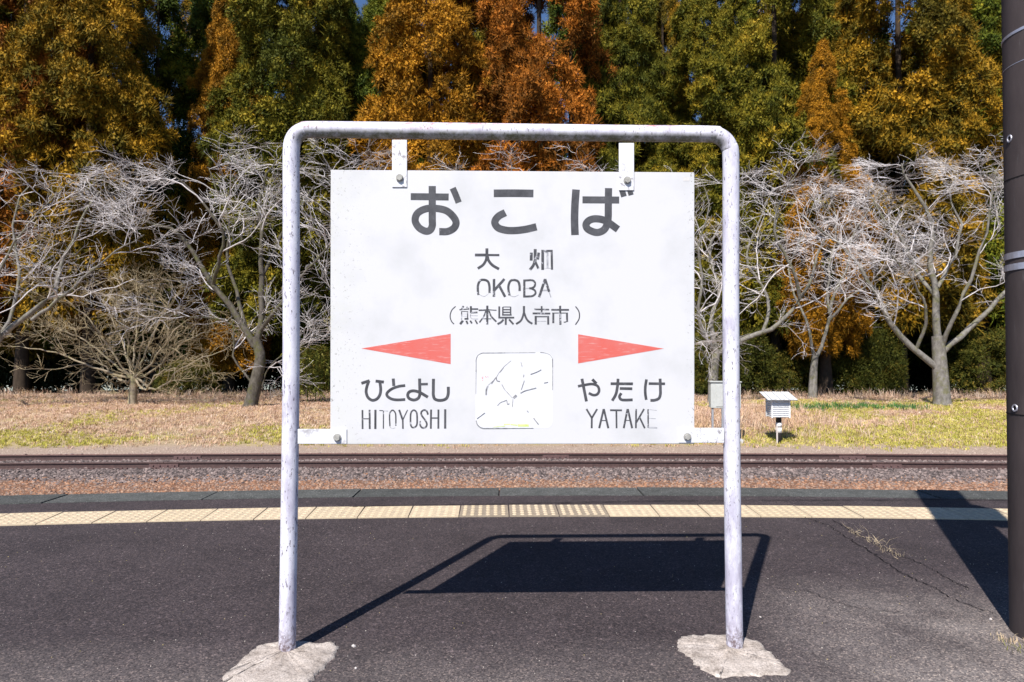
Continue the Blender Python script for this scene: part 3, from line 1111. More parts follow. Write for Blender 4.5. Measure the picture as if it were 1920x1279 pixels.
FG = 'tall cedars in the front row behind the bare trees'
front_list = [
    (-120, -370, 35.0, 125, 'olive', 'olive cedar cut by the left edge of the picture'),
    (40, -410, 34.5, 115, 'rust', 'rust-orange cedar at the far left above the pale bare tree'),
    (165, -390, 34.0, 118, 'gold', 'golden-brown cedar left of the dark gap between the trees'),
    (545, -260, 35.5, 120, 'olive', 'broad olive cedar above the left top corner of the sign frame'),
    (430, -70, 39.0, 75, 'orange', 'slim reddish-brown cedar just right of the dark gap'),
    (640, -65, 38.5, 70, 'green', 'dark green cedar beside the blue sky gap left of the middle'),
    (805, -260, 35.0, 125, 'orange', 'bushy amber cedar above the left half of the sign board'),
    (720, -100, 38.0, 85, 'green', 'yellow-green cedar just right of the blue sky gap left of the middle'),
    (1010, -320, 34.5, 118, 'rust', 'deep rust-red cedar above the middle of the sign board'),
    (1165, -220, 37.5, 90, 'olive', 'olive cedar with sky holes above the right hanger of the board'),
    (1245, -90, 39.5, 65, 'gold', 'thin ochre cedar with bare stem showing against the sky'),
    (1322, -85, 36.0, 95, 'olive', 'olive-green cedar above the right top corner of the sign frame'),
    (1455, -300, 35.0, 110, 'olive', 'wide olive-brown cedar right of the blue sky gap'),
    (1548, 85, 32.8, 72, 'orange', 'short pointed cedar with an orange tip in front of taller ones'),
    (1690, -340, 34.5, 132, 'gold', 'large golden-green cedar in front of the dark pole'),
    (1845, -260, 36.0, 110, 'green', 'bright green cedar beside the dark utility pole'),
    (1990, -310, 35.0, 125, 'olive', 'olive cedar mostly behind the dark utility pole'),
    (2130, -310, 35.0, 125, 'gold', 'golden cedar beyond the right edge behind the dark pole'),
]
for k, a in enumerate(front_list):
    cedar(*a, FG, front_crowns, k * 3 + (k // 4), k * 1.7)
FSHORT = {-120: 'left-edge olive cedar', 40: 'far left rust cedar', 165: 'golden cedar at left', 545: 'broad olive cedar',
          430: 'slim reddish cedar', 640: 'dark green cedar', 805: 'amber cedar', 720: 'yellow-green cedar', 1010: 'deep rust-red cedar',
          1165: 'sky-holed olive cedar', 1245: 'thin ochre cedar', 1322: 'olive-green cedar', 1455: 'wide olive-brown cedar',
          1548: 'orange-tipped cedar', 1690: 'golden-green cedar', 1845: 'bright green cedar', 1990: 'cedar behind the pole', 2130: 'cedar beyond the pole'}


def beside(px):
    q = min(FSHORT, key=lambda a: abs(a - px))
    return ('left' if px < q else 'right') + ' side of the ' + FSHORT[q]


BG = 'cedars of the back rows behind the front cedars'
rg = np.random.default_rng(77)
cols = ['green', 'olive', 'gold', 'green', 'olive']
kk = 0
for row, (D, px0, step, ty) in enumerate(((41.5, -60, 112, -90), (48.0, -40, 190, 20))):
    px = px0
    while px < 1960:
        if not (row == 0 and 1255 < px < 1290):
            qx = px + rg.uniform(-22, 22)
            cl = cols[int(rg.integers(0, 5))]
            wd = rg.uniform(0.85, 1.1)
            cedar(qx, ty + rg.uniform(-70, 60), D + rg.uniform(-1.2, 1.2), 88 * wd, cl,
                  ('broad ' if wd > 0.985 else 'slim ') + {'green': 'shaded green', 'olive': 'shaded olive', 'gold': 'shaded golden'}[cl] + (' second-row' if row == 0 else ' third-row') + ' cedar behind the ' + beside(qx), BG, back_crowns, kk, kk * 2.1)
        kk += 1
        px += step


# evergreen shrubs at the forest edge and inside the wood
def shrub_crown(seed, w, h, n, K, s0):
    rg = np.random.default_rng(seed)
    temps = [leaf_template(rg, K, 0.3, 0.4, 0.7) for _ in range(4)]
    ph = rg.uniform(0, 2 * math.pi, n)
    u = rg.uniform(0, 1, n)
    r = w * np.sqrt(1 - u ** 2 * 0.9) * (1 - 0.4 * rg.uniform(0, 1, n) ** 2) * (1 + 0.2 * np.sin(ph * 3 + seed))
    C = np.stack([np.cos(ph) * r, np.sin(ph) * r * 0.7, 0.1 + u * h], 1)
    v, f, a = crown_np(rg, C, ph, s0 * rg.uniform(0.6, 1.3, n), np.clip(rg.normal(0.45, 0.25, n), 0, 1), temps)
    return mesh_np('foliage', v, f, attrs={'tint': a})


M_DEEP = m_leaf('shade_darkened_shrub_leaf', [(0.0, (0.006, 0.010, 0.003)), (0.6, (0.018, 0.024, 0.005)), (1.0, (0.05, 0.045, 0.008))])  # shrub colours darkened to paint in the shade inside the wood
shr = [shrub_crown(400 + k, 1.7, 2.4, 380, 40, 0.30) for k in range(3)]
for me in shr:
    me.materials.append(M_SHRUB)
stem = trunk_mesh('stem', 1.6, 0.05, 411, 6, 0.1, 6)
stem.materials.append(M_CEDBARK)


def shrub(px, D, sx, sz, yaw, label, group, k):
    p = at_depth(px, 700, D)
    root = props(empty('evergreen_shrub', (p[0], D, float(tz(p[0], D)))), label, 'shrub', group)
    for nm, me, sc in (('foliage', shr[k % 3], (sx, sx, sz)), ('stem', stem, (1, 1, sz))):
        o = bpy.data.objects.new(nm, me)
        COL.objects.link(o)
        o.parent = root
        o.scale = sc
        o.rotation_euler = (0, 0, yaw)
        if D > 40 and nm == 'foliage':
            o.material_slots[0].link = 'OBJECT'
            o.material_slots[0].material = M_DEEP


for k, (px, D, sx, sz, lab) in enumerate([
    (1395, 32.5, 1.0, 1.15, 'dark olive bush behind the grey cabinet'),
    (1330, 33.2, 0.9, 1.3, 'olive bush filling the gap between board and right post'),
    (1585, 33.5, 0.9, 0.95, 'low dark bush between the thin bare tree and the big one'),
    (1650, 33.0, 0.9, 1.25, 'rust-tinted bush left of the big bare tree on the right'),
    (1850, 33.0, 1.2, 1.2, 'dense green bush right of the big bare tree'),
    (350, 32.5, 0.8, 0.6, 'low dark bush between the maple and the leaning cherry'),
    (590, 31.5, 0.7, 0.85, 'yellow-green bush showing between the left post and the board'),
    (1480, 34.0, 0.8, 0.8, 'dark low bush just left of the thin forked cherry')]):
    shrub(px, D, sx, sz, k * 1.3, lab, 'bushes along the foot of the cedars', k)
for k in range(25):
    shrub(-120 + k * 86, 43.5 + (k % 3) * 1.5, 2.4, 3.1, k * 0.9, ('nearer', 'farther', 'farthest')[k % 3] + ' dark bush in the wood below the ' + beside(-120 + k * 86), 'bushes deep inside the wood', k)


# ------------------------------------------------------------------ bare trees
def resample(P, K):
    P = np.asarray(P, dtype=float)
    s = np.concatenate([[0], np.cumsum(np.linalg.norm(np.diff(P, axis=0), axis=1))])
    u = np.linspace(0, s[-1], K)
    return np.stack([np.interp(u, s, P[:, k]) for k in range(3)], 1), s[-1]


def grow(rg, par, parR, kids, L0, L1, ang0, ang1, flat, rise, K, r_scale, rmin, t0=0.2, wig=0.10):
    """par (N,K0,3) parent lines -> children lines (N*kids,K,3)"""
    N, K0, _ = par.shape
    t = rg.uniform(t0, 1.0, (N, kids))
    t[:, -1] = 0.98
    fi = t * (K0 - 1)
    i0 = np.clip(np.floor(fi).astype(int), 0, K0 - 2)
    fr = fi - i0
    ar = np.arange(N)[:, None]
    base = par[ar, i0] * (1 - fr)[..., None] + par[ar, i0 + 1] * fr[..., None]
    tan = par[ar, i0 + 1] - par[ar, i0]
    tan /= np.linalg.norm(tan, axis=2, keepdims=True) + 1e-9
    rad = parR[ar, i0] * (1 - fr) + parR[ar, i0 + 1] * fr
    rnd = rg.normal(0, 1, base.shape)
    rnd[..., 2] *= flat
    perp = rnd - (rnd * tan).sum(2, keepdims=True) * tan
    perp /= np.linalg.norm(perp, axis=2, keepdims=True) + 1e-9
    a = rg.uniform(ang0, ang1, t.shape)[..., None]
    d = tan * np.cos(a) + perp * np.sin(a)
    d[..., 2] = d[..., 2] * (0.55 + 0.45 * flat) + rise
    d /= np.linalg.norm(d, axis=2, keepdims=True)
    L = rg.uniform(L0, L1, t.shape) * (1.15 - 0.55 * t)
    base, d, L, rad = base.reshape(-1, 3), d.reshape(-1, 3), L.ravel(), rad.ravel()
    n = len(L)
    P = np.empty((n, K, 3))
    P[:, 0] = base
    for k in range(1, K):
        d = d + rg.normal(0, wig, d.shape) + np.array([0, 0, 0.012])
        d /= np.linalg.norm(d, axis=1, keepdims=True)
        P[:, k] = P[:, k - 1] + d * (L / (K - 1))[:, None]
    r0 = np.maximum(np.minimum(rad * 0.75, L * r_scale), rmin * 1.3)
    Rr = r0[:, None] * np.linspace(1, 0.35, K)[None]
    return P, np.maximum(Rr, rmin)


def bare_tree(name, label, cat, D, trunk, limbs, seed, bark, twig, r_trunk, k2=7, k3=8, k4=8, scale=1.0, flat=0.32, rise=0.13, group=None, twl=1.0, rmin=0.0048):
    """trunk and limbs: lists of (px, py, depth offset) polylines; limbs add (start radius)"""
    rg = np.random.default_rng(seed)
    tr = np.array([at_depth(p[0], p[1], D + (p[2] if len(p) > 2 else 0)) for p in trunk])
    g = float(tz(tr[0][0], tr[0][1]))
    tr[0, 2] = g - 0.15
    root = props(empty(name, (tr[0][0], tr[0][1], g)), label, cat, group)
    Pt, _ = resample(spline(tr, 6), 14)
    rt = np.interp(np.linspace(0, 1, 14), [0, 0.06, 0.2, 1], [1.55, 1.1, 1.0, 0.72]) * r_trunk
    v, f = tubes(Pt[None], rt[None], 12)
    link('trunk', mesh_np('trunk', v, f, True), bark, root)
    LP, LR = [], []
    for lb in limbs:
        r0, pts = lb[0], lb[1:]
        pw = np.array([at_depth(p[0], p[1], D + (p[2] if len(p) > 2 else 0)) for p in pts])
        pl, L = resample(spline(pw, 6), 14)
        pl[1:-1] += rg.normal(0, 0.03, (12, 3))
        LP.append(pl)
        LR.append(np.linspace(r0 * 0.85, max(0.014, r0 * 0.16), 14))
    LP, LR = np.array(LP), np.array(LR)
    P2, R2 = grow(rg, LP, LR, k2, 1.5 * scale, 3.4 * scale, 0.45, 1.2, flat + 0.12, rise * 0.6, 9, 0.0105, rmin * 1.6, 0.22, 0.24)
    P3, R3 = grow(rg, P2, R2, k3 - 2, 0.75 * scale, 1.8 * scale, 0.4, 1.15, flat + 0.1, rise * 0.6, 7, 0.0075, rmin * 1.15, 0.12, 0.24)
    P4, R4 = grow(rg, P3, R3, k4 - 1, 0.35 * scale * twl, 0.95 * scale * twl, 0.35, 1.1, flat + 0.05, rise * 0.5, 5, 0.008, rmin * 0.85, 0.1, 0.16)
    zt = CAM_H + (663 - 345 - 15 * math.sin(seed * 2.4)) / F * D
    for Q in (LP, P2, P3, P4):
        hi = Q[..., 2] > zt
        Q[..., 2] = np.where(hi, zt + (Q[..., 2] - zt) * 0.62, Q[..., 2])
    for q in range(len(LP)):
        v, f = tubes(LP[q:q + 1], LR[q:q + 1], 8)
        link('limb', mesh_np('limb', v, f, True), bark, root)
    v, f = tubes(P2, R2, 5)
    link('branches', mesh_np('branches', v, f, True), bark if twig is not M_TWIG else M_TWIG, root)['kind'] = 'stuff'
    v, f = join_vf([tubes(P3, R3, 3), tubes(P4, R4, 3)])
    link('twigs', mesh_np('twigs', v, f), twig, root)['kind'] = 'stuff'
    return root


CG = 'bare cherry trees along the bank'
bare_tree('cherry_tree', 'pale bare cherry leaning in from the left edge of the picture', 'tree', 24.5,
          [(-95, 770), (-60, 700), (-25, 650)],
          [(0.13, (-30, 660), (15, 620), (60, 585), (105, 545), (112, 500, 0.3), (150, 430, 0.4), (175, 370, 0.6), (230, 310, 0.8)),
           (0.09, (-20, 655), (15, 610, 0.4), (30, 560, 0.6), (35, 500, 0.8), (25, 420, 1.0), (50, 340, 1.2), (90, 290, 1.3)),
           (0.08, (60, 600), (130, 545, -0.3), (190, 490, -0.6), (270, 440, -0.9)),
           (0.10, (-40, 660), (-50, 560), (-60, 450), (-20, 360, 0.5), (20, 300, 0.8)),
           (0.07, (0, 640), (-10, 540, -0.8), (30, 450, -1.3), (80, 390, -1.6), (150, 330, -1.8)),
           (0.08, (-60, 650), (-130, 580), (-200, 500), (-260, 420))],
          1, M_CHERRY, M_TWIG, 0.22, group=CG)
bare_tree('cherry_tree', 'tall grey cherry with a leaning mossy trunk left of the left post', 'tree', 25.5,
          [(468, 757), (480, 715), (488, 670), (478, 632)],
          [(0.16, (478, 650), (462, 620), (430, 570), (400, 535), (372, 490), (345, 450), (310, 425), (250, 410), (200, 395, -0.3)),
           (0.15, (482, 640), (492, 590), (490, 520), (492, 450), (485, 385), (500, 330, 0.3), (520, 270, 0.5)),
           (0.10, (462, 620), (445, 550, 0.6), (425, 480, 0.9), (430, 410, 1.2), (400, 340, 1.5), (390, 290, 1.7)),
           (0.10, (488, 620), (520, 575, -0.5), (555, 530, -0.8), (600, 480, -1.0), (640, 430, -1.2)),
           (0.09, (400, 535), (410, 490, -0.6), (420, 440, -1.0), (380, 380, -1.2), (330, 330, -1.4), (280, 300, -1.5)),
           (0.09, (490, 520), (525, 450, 0.8), (560, 390, 1.2), (600, 330, 1.5), (650, 290, 1.7)),
           (0.05, (470, 715), (440, 675), (438, 640), (425, 600), (380, 595), (300, 590, -0.4)),
           (0.035, (492, 730), (502, 695), (525, 670), (580, 640, 0.3))],
          2, M_CHERRYD, M_TWIG, 0.24, k3=9, group=CG)
bare_tree('cherry_tree', 'bare cherry whose top twigs show under the top rail left of the board', 'tree', 27.5,
          [(760, 752), (755, 690), (750, 630)],
          [(0.13, (752, 640), (720, 560), (690, 480), (660, 400), (640, 330), (620, 290)),
           (0.12, (750, 640), (770, 540, 0.5), (760, 440, 0.8), (740, 350, 1.0), (720, 300, 1.0)),
           (0.10, (752, 640), (810, 560), (850, 480), (860, 390), (870, 320)),
           (0.09, (750, 650), (690, 600, -0.6), (640, 560, -1.0), (600, 520, -1.2))],
          3, M_CHERRY, M_TWIG, 0.22, k2=7, k3=7, k4=6, group=CG)
bare_tree('cherry_tree', 'bare cherry hidden by the board with twigs above its middle', 'tree', 27.0,
          [(1040, 752), (1035, 690), (1040, 630)],
          [(0.13, (1040, 640), (1000, 550), (970, 450), (960, 370), (950, 310)),
           (0.12, (1040, 640), (1070, 540, 0.5), (1080, 440, 0.8), (1090, 350, 1.0), (1100, 300, 1.0)),
           (0.10, (1042, 640), (1120, 560), (1180, 480), (1220, 400), (1260, 330)),
           (0.09, (1040, 650), (980, 600, -0.6), (930, 560, -1.0), (880, 520, -1.2))],
          4, M_CHERRY, M_TWIG, 0.22, k2=7, k3=7, k4=6, group=CG)
bare_tree('cherry_tree', 'bare cherry behind the right post with a limb sweeping right', 'tree', 27.5,
          [(1337, 745), (1338, 700), (1344, 655)],
          [(0.14, (1343, 665), (1385, 640), (1425, 625), (1470, 600), (1500, 560), (1522, 520), (1535, 470), (1580, 410)),
           (0.11, (1343, 660), (1335, 600), (1350, 540, 0.4), (1330, 470, 0.6), (1360, 400, 0.8), (1380, 340, 1.0)),
           (0.10, (1342, 665), (1310, 600, -0.5), (1318, 530, -0.8), (1310, 460, -1.0), (1330, 390, -1.2), (1310, 330, -1.3)),
           (0.09, (1430, 622), (1440, 560, 0.6), (1400, 490, 0.9), (1420, 420, 1.2), (1450, 350, 1.4)),
           (0.09, (1500, 560), (1480, 490, -0.6), (1450, 430, -0.9), (1470, 370, -1.1), (1500, 310, -1.2)),
           (0.05, (1338, 700), (1318, 660, -0.3), (1300, 640, -0.5), (1270, 630, -0.6))],
          5, M_CHERRY, M_TWIG, 0.21, k3=9, group=CG)
bare_tree('cherry_tree', 'slender forked cherry right of the white instrument box', 'tree', 30.0,
          [(1523, 742), (1525, 705), (1528, 668)],
          [(0.10, (1528, 675), (1545, 635), (1556, 600), (1560, 560), (1590, 500), (1600, 440), (1640, 380), (1660, 330)),
           (0.08, (1527, 675), (1520, 640), (1512, 600), (1490, 560, 0.4), (1480, 500, 0.6), (1510, 430, 0.8), (1530, 370, 1.0)),
           (0.07, (1556, 600), (1590, 560, -0.4), (1630, 530, -0.7), (1680, 480, -1.0)),
           (0.07, (1556, 590), (1555, 500, 0.6), (1570, 430, 0.9), (1560, 360, 1.1), (1590, 310, 1.2))],
          6, M_CHERRY, M_TWIG, 0.19, k2=8, k3=9, k4=8, group=CG)
bare_tree('cherry_tree', 'stout bare cherry with three big limbs beside the dark pole', 'tree', 25.5,
          [(1767, 755), (1764, 715), (1761, 668), (1758, 630)],
          [(0.15, (1757, 690), (1728, 665), (1690, 630), (1660, 590), (1640, 545), (1612, 500), (1590, 470, 0.2), (1540, 430, 0.4), (1500, 400, 0.5)),
           (0.17, (1759, 640), (1755, 590), (1757, 540), (1745, 490), (1750, 430), (1730, 380), (1700, 330), (1690, 290)),
           (0.14, (1763, 665), (1790, 640), (1830, 605), (1865, 570), (1900, 530), (1940, 480), (1970, 420)),
           (0.10, (1766, 655), (1780, 610, -0.5), (1800, 570, -0.8), (1830, 500, -1.0), (1850, 430, -1.2), (1860, 350, -1.4), (1880, 290, -1.5)),
           (0.10, (1757, 560), (1720, 510, 0.8), (1690, 450, 1.2), (1650, 400, 1.5), (1620, 340, 1.7)),
           (0.08, (1718, 655), (1735, 610, -0.5), (1730, 560, -0.9), (1700, 510, -1.2), (1660, 460, -1.4)),
           (0.09, (1757, 540), (1790, 480, 0.8), (1800, 420, 1.2), (1780, 360, 1.4), (1800, 300, 1.6))],
          7, M_CHERRY, M_TWIG, 0.29, k3=9, k4=9, group=CG)
bare_tree('cherry_tree', 'bare cherry beyond the dark pole whose twigs reach in from the right', 'tree', 27.0,
          [(2080, 752), (2075, 690), (2070, 640)],
          [(0.13, (2070, 650), (2020, 580), (1970, 500), (1930, 420), (1900, 350), (1880, 300)),
           (0.12, (2070, 650), (2080, 540, 0.5), (2060, 440, 0.8), (2040, 350, 1.0)),
           (0.10, (2070, 650), (2140, 560), (2180, 460), (2200, 380))],
          8, M_CHERRY, M_TWIG, 0.22, k2=7, k3=7, k4=6, group=CG)
ml = []
rg = np.random.default_rng(9)
for tx, ty, dz, mid in [(20, 650, -0.5, 655), (95, 610, 0.3, 640), (120, 560, -0.8, 630), (190, 560, 0.6, 620), (215, 535, -1.0, 610),
                        (265, 530, 0.8, 610), (300, 530, -0.6, 620), (340, 545, 0.7, 620), (385, 575, -0.9, 640), (400, 615, 0.4, 655),
                        (425, 655, -0.4, 690), (150, 670, 1.2, 675), (330, 690, -1.2, 690)]:
    ml.append((0.055, (250 + (tx - 250) * 0.03, 708), (250 + (tx - 250) * 0.25, mid + 40, dz * 0.3), (250 + (tx - 250) * 0.6, (mid + ty) / 2 + 10, dz * 0.7), (tx, ty, dz)))
bare_tree('maple_tree', 'low spreading maple with olive twigs left of the leaning cherry', 'tree', 26.5,
          [(248, 750), (250, 728), (252, 705)], ml, 10, M_MAPBARK, M_MAPTWIG, 0.17, k2=7, k3=7, k4=7, scale=0.62, flat=0.6, rise=0.2, twl=1.25)


# bamboo grass between left post and board
def leaf_bush(name, label, cat, px, D, w, h, n, seed, m):
    rg = np.random.default_rng(seed)
    p = at_depth(px, 700, D)
    root = props(empty(name, (p[0], D, float(tz(p[0], D)))), label, cat)
    az = rg.uniform(0, 6.283, n)
    base = np.stack([rg.normal(0, w * 0.4, n), rg.normal(0, w * 0.3, n), rg.uniform(0.1, 1, n) * h], 1) + np.array(root.location)
    d = np.stack([np.cos(az), np.sin(az), rg.uniform(-0.7, 0.6, n)], 1)
    s = np.stack([-np.sin(az), np.cos(az), np.zeros(n)], 1) * 0.022
    L = rg.uniform(0.18, 0.34, n)[:, None]
    Vv = np.stack([base, base + d * L * 0.4 + s, base + d * L, base + d * L * 0.4 - s], 1).reshape(-1, 3)
    t = np.repeat(rg.uniform(0, 1, n), 4)
    link('foliage', mesh_np('foliage', Vv, np.arange(n * 4).reshape(-1, 4), attrs={'tint': t}), m, root)
    k = 24
    b0 = np.stack([rg.normal(0, w * 0.3, k), rg.normal(0, w * 0.2, k), np.zeros(k)], 1) + np.array(root.location)
    b1 = b0 + np.stack([rg.normal(0, 0.1, k), rg.normal(0, 0.1, k), rg.uniform(0.6, 1, k) * h], 1)
    P = np.stack([b0, (b0 + b1) / 2, b1], 1)
    v, f = tubes(P, np.full((k, 3), 0.008), 4)
    so = link('stems', mesh_np('stems', v, f), m, root)
    so['kind'] = 'stuff'


leaf_bush('bamboo_grass', 'yellow-green bamboo grass clump just right of the left post', 'plant', 590, 27.5, 1.3, 2.3, 900, 51, M_BAMBOO)

# green leaves of bulbs in a row on the right of the bank
df = [source('tuft_source', tuft_mesh(80 + k, 12, 0.26, 0.05, 0.010, 0.6), M_DAFF) for k in range(3)]
o = link('daffodil_leaves', bank('daffodil_leaves', 10.0, 14.6, 23.6, 25.2, 0.25,
         lambda x, y: (vnoise(x * 1.6, y * 1.2, 44) > 0.38) * np.exp(-((y - 24.4) / 0.5) ** 2)), M_DAFF)
scatter(o, df, 36, 15, 0.7, 1.2, 0.2)
props(o, kind='stuff')


# ------------------------------------------------------------------ instrument box and cabinet on the bank
def weather_box():
    D = 18.0
    u = D / F                                   # metres per photo pixel at this distance
    p = at_depth(1459, 833, D)
    gz = float(tz(p[0], D))
    X0, Y0 = float(p[0]), D
    root = props(empty('instrument_box', (X0, Y0, gz)), 'small white louvred instrument box with a slanted slatted roof on a post', 'weather box')
    zb = gz + 48 * u
    zt = gz + 82 * u
    w, d = 0.49, 0.44
    yaw = Matrix.Rotation(R(-1), 4, 'Z')
    def L(x, y, z):
        q = yaw @ Vector((x, y, 0))
        return (X0 + q.x, Y0 + q.y, z)
    zm, hh = (zb + zt) / 2, zt - zb
    box('body', L(0, 0, zm), (w - 0.05, d - 0.05, hh - 0.02), M_WHITE, root, yaw)
    for sx in (-1, 1):
        for sy in (-1, 1):
            box('corner_post', L(sx * (w / 2 - 0.018), sy * (d / 2 - 0.018), zm), (0.036, 0.036, hh), M_WHITE, root, yaw)
    bm = bmesh.new()
    nl = 9
    for q in range(nl):
        z = zb + 0.035 + q * (hh - 0.06) / (nl - 1)
        for sgn, ln, ax in ((-1, w - 0.08, 0), (1, w - 0.08, 0), (-1, d - 0.08, 1), (1, d - 0.08, 1)):
            off = (0, sgn * (d / 2 - 0.016)) if ax == 0 else (sgn * (w / 2 - 0.016), 0)
            tilt = Matrix.Rotation(R(28) * -sgn, 4, 'X') if ax == 0 else Matrix.Rotation(R(28) * sgn, 4, 'Y')
            size = (ln, 0.030, 0.009) if ax == 0 else (0.030, ln, 0.009)
            add_box(bm, L(off[0], off[1], z), size, yaw @ tilt)
    lo = link('louvres', bm_mesh('louvres', bm), M_WHITE, root)
    lo['kind'] = 'stuff'
    # roof: seven boards over two rafters, falling towards the camera
    rt = yaw @ Matrix.Rotation(R(15), 4, 'X')
    zc = zt + 0.085
    for q in range(7):
        xx = (q - 3) * 0.112
        box('roof_board', L(xx, -0.03, zc + (q % 2) * 0.004), (0.098, 0.66, 0.014), M_GREYP, root, rt, 0.002)
    box('soffit', L(0, -0.03, zc - 0.016), (0.76, 0.64, 0.006), M_STEELG, root, rt)
    for sy in (-0.2, 0.16):
        box('rafter', L(0, sy - 0.03, zc - 0.036 + sy * math.tan(R(15)) * 1.0), (0.74, 0.03, 0.03), M_WHITE, root, yaw)
    bm = bmesh.new()
    cyl(bm, (X0 + 0.02, Y0, gz - 0.1), (X0 + 0.02, Y0, zb), 0.075, 0.07, 14)
    po = link('post', bm_mesh('post', bm, True), M_BLACKP, root)
    for za, zc2 in ((gz + 19 * u, gz + 29 * u), (gz + 30 * u, gz + 38 * u)):
        bm = bmesh.new()
        cyl(bm, (X0 + 0.02, Y0, za), (X0 + 0.02, Y0, zc2), 0.079, None, 14)
        b = link('white_band', bm_mesh('white_band', bm, True), M_WHITE, root)
    box('stake', (X0 - 0.062, Y0 - 0.09, gz + 0.2), (0.035, 0.025, 0.5), M_PEB, root)


weather_box()


def cabinet():
    D = 18.3
    u = D / F
    p = at_depth(1359, 836, D)
    X0 = float(p[0])
    gz = float(tz(X0, D))
    root = props(empty('equipment_cabinet', (X0, D, gz)), 'pale grey trackside cabinet on legs mostly hidden behind the right post', 'cabinet')
    zb, zt = gz + 62 * u, gz + 110 * u
    w, d = 54 * u, 0.42
    yaw = Matrix.Rotation(R(-8), 4, 'Z')
    box('body', (X0, D, (zb + zt) / 2), (w, d, zt - zb), M_CAB, root, yaw, 0.012)
    q = yaw @ Vector((0.03, -d / 2 - 0.008, 0))
    box('door', (X0 + q.x, D + q.y, (zb + zt) / 2 - 0.01), (w * 0.72, 0.016, (zt - zb) * 0.84), M_CAB, root, yaw, 0.004)
    q = yaw @ Vector((0, -0.01, 0))
    box('lid', (X0 + q.x, D + q.y, zt + 0.012), (w + 0.04, d + 0.05, 0.022), M_CAB, root, yaw, 0.004)
    for sx in (-1, -0.25, 1):
        q = yaw @ Vector((sx * (w / 2 - 0.05), -d / 2 + 0.06 if sx != -0.25 else -d / 2 + 0.03, 0))
        box('leg', (X0 + q.x, D + q.y, (gz + zb) / 2), (0.05, 0.05, zb - gz), M_STEELG, root, yaw)
    box('foundation', (X0, D, gz + 0.02), (w + 0.1, d + 0.1, 0.10), M_CONC, root, yaw, 0.01)


cabinet()

# ------------------------------------------------------------------ station sign
SB = on_ground(958, 1217, 0)
sign = props(empty('station_sign', (0.0, S_D0, 0.0)), 'white station name board with Japanese lettering hung in a bent white pipe frame', 'station sign')
PIPE_R = 0.0272


def sp(px, py, off=0.014):
    return on_sign(px, py, off)


pts = [(538.5, 1232), (540, 1120), (541.8, 1000), (544.5, 820), (546, 650), (546.3, 480), (546, 330), (546.2, 285),
       (548.5, 266), (556, 253), (568, 245.5), (584, 243.2), (680, 244.0), (960, 247.5), (1180, 250.2), (1330, 251.6),
       (1346, 254.5), (1358.5, 262.5), (1367, 275.5), (1370.2, 295), (1370.5, 400), (1370.2, 520), (1370.5, 650), (1372.3, 850), (1375, 1050), (1377.6, 1221)]
P3 = np.array([sp(a, b) for a, b in pts])
dense = spline(P3, 8)
v, f = tubes(dense[None], np.full((1, len(dense)), PIPE_R), 24, (0.02, 1.0, 0.0))
pipe = link('frame_pipe', mesh_np('frame_pipe', v, f, True), M_PIPE, sign)

# board: a flat box of real thickness
cor = [(620, 318.3), (1302, 323.2), (1302, 832.3), (619.3, 833.2)]
fr = [on_sign(a, b, 0.0) for a, b in cor]
nrm = np.array([S_SL, -1.0, 0.0])
nrm /= np.linalg.norm(nrm)                           # towards the camera
bm = bmesh.new()
a = [bm.verts.new(p) for p in fr]
b = [bm.verts.new(p - nrm * 0.022) for p in fr]
bm.faces.new(a)
bm.faces.new(b[::-1])
for q in range(4):
    bm.faces.new((a[q], b[q], b[(q + 1) % 4], a[(q + 1) % 4]))
bmesh.ops.recalc_face_normals(bm, faces=bm.faces)
bmesh.ops.bevel(bm, geom=bm.edges[:], offset=0.0015, segments=2, affect='EDGES')
board = link('board', bm_mesh('board', bm), M_BOARD, sign)


def plate(name, quad, off_front, thick, m, parent, bevel=0.001):
    pf = [on_sign(p[0], p[1], -off_front) for p in quad]
    bm = bmesh.new()
    a = [bm.verts.new(p) for p in pf]
    b = [bm.verts.new(p - nrm * thick) for p in pf]
    bm.faces.new(a)
    bm.faces.new(b[::-1])
    for q in range(len(quad)):
        r = (q + 1) % len(quad)
        bm.faces.new((a[q], b[q], b[r], a[r]))
    bmesh.ops.recalc_face_normals(bm, faces=bm.faces)
    if bevel:
        bmesh.ops.bevel(bm, geom=bm.edges[:], offset=bevel, segments=1, affect='EDGES')
    return link(name, bm_mesh(name, bm), m, parent)


M_STRAP = m_simple('chipped_strap_paint', (0.70, 0.70, 0.72), (0.78, 0.78, 0.80), 30, 0.5, 0.4, 0.2)


def m_strap():
    k = NT('flaking_white_strap', 0.5, 0.35)
    v = k.coord()
    ch = k.ramp(k.noise(v, 55, 6, 0.7), [(0.53, 0.0), (0.58, 1.0)])
    gate = k.ramp(k.noise(v, 9, 2, 0.5), [(0.45, 0.0), (0.6, 1.0)])
    return k.color(k.mix(k.math('MULTIPLY', ch, gate), (0.67, 0.67, 0.70), (0.30, 0.28, 0.30)))


M_STRAP = m_strap()
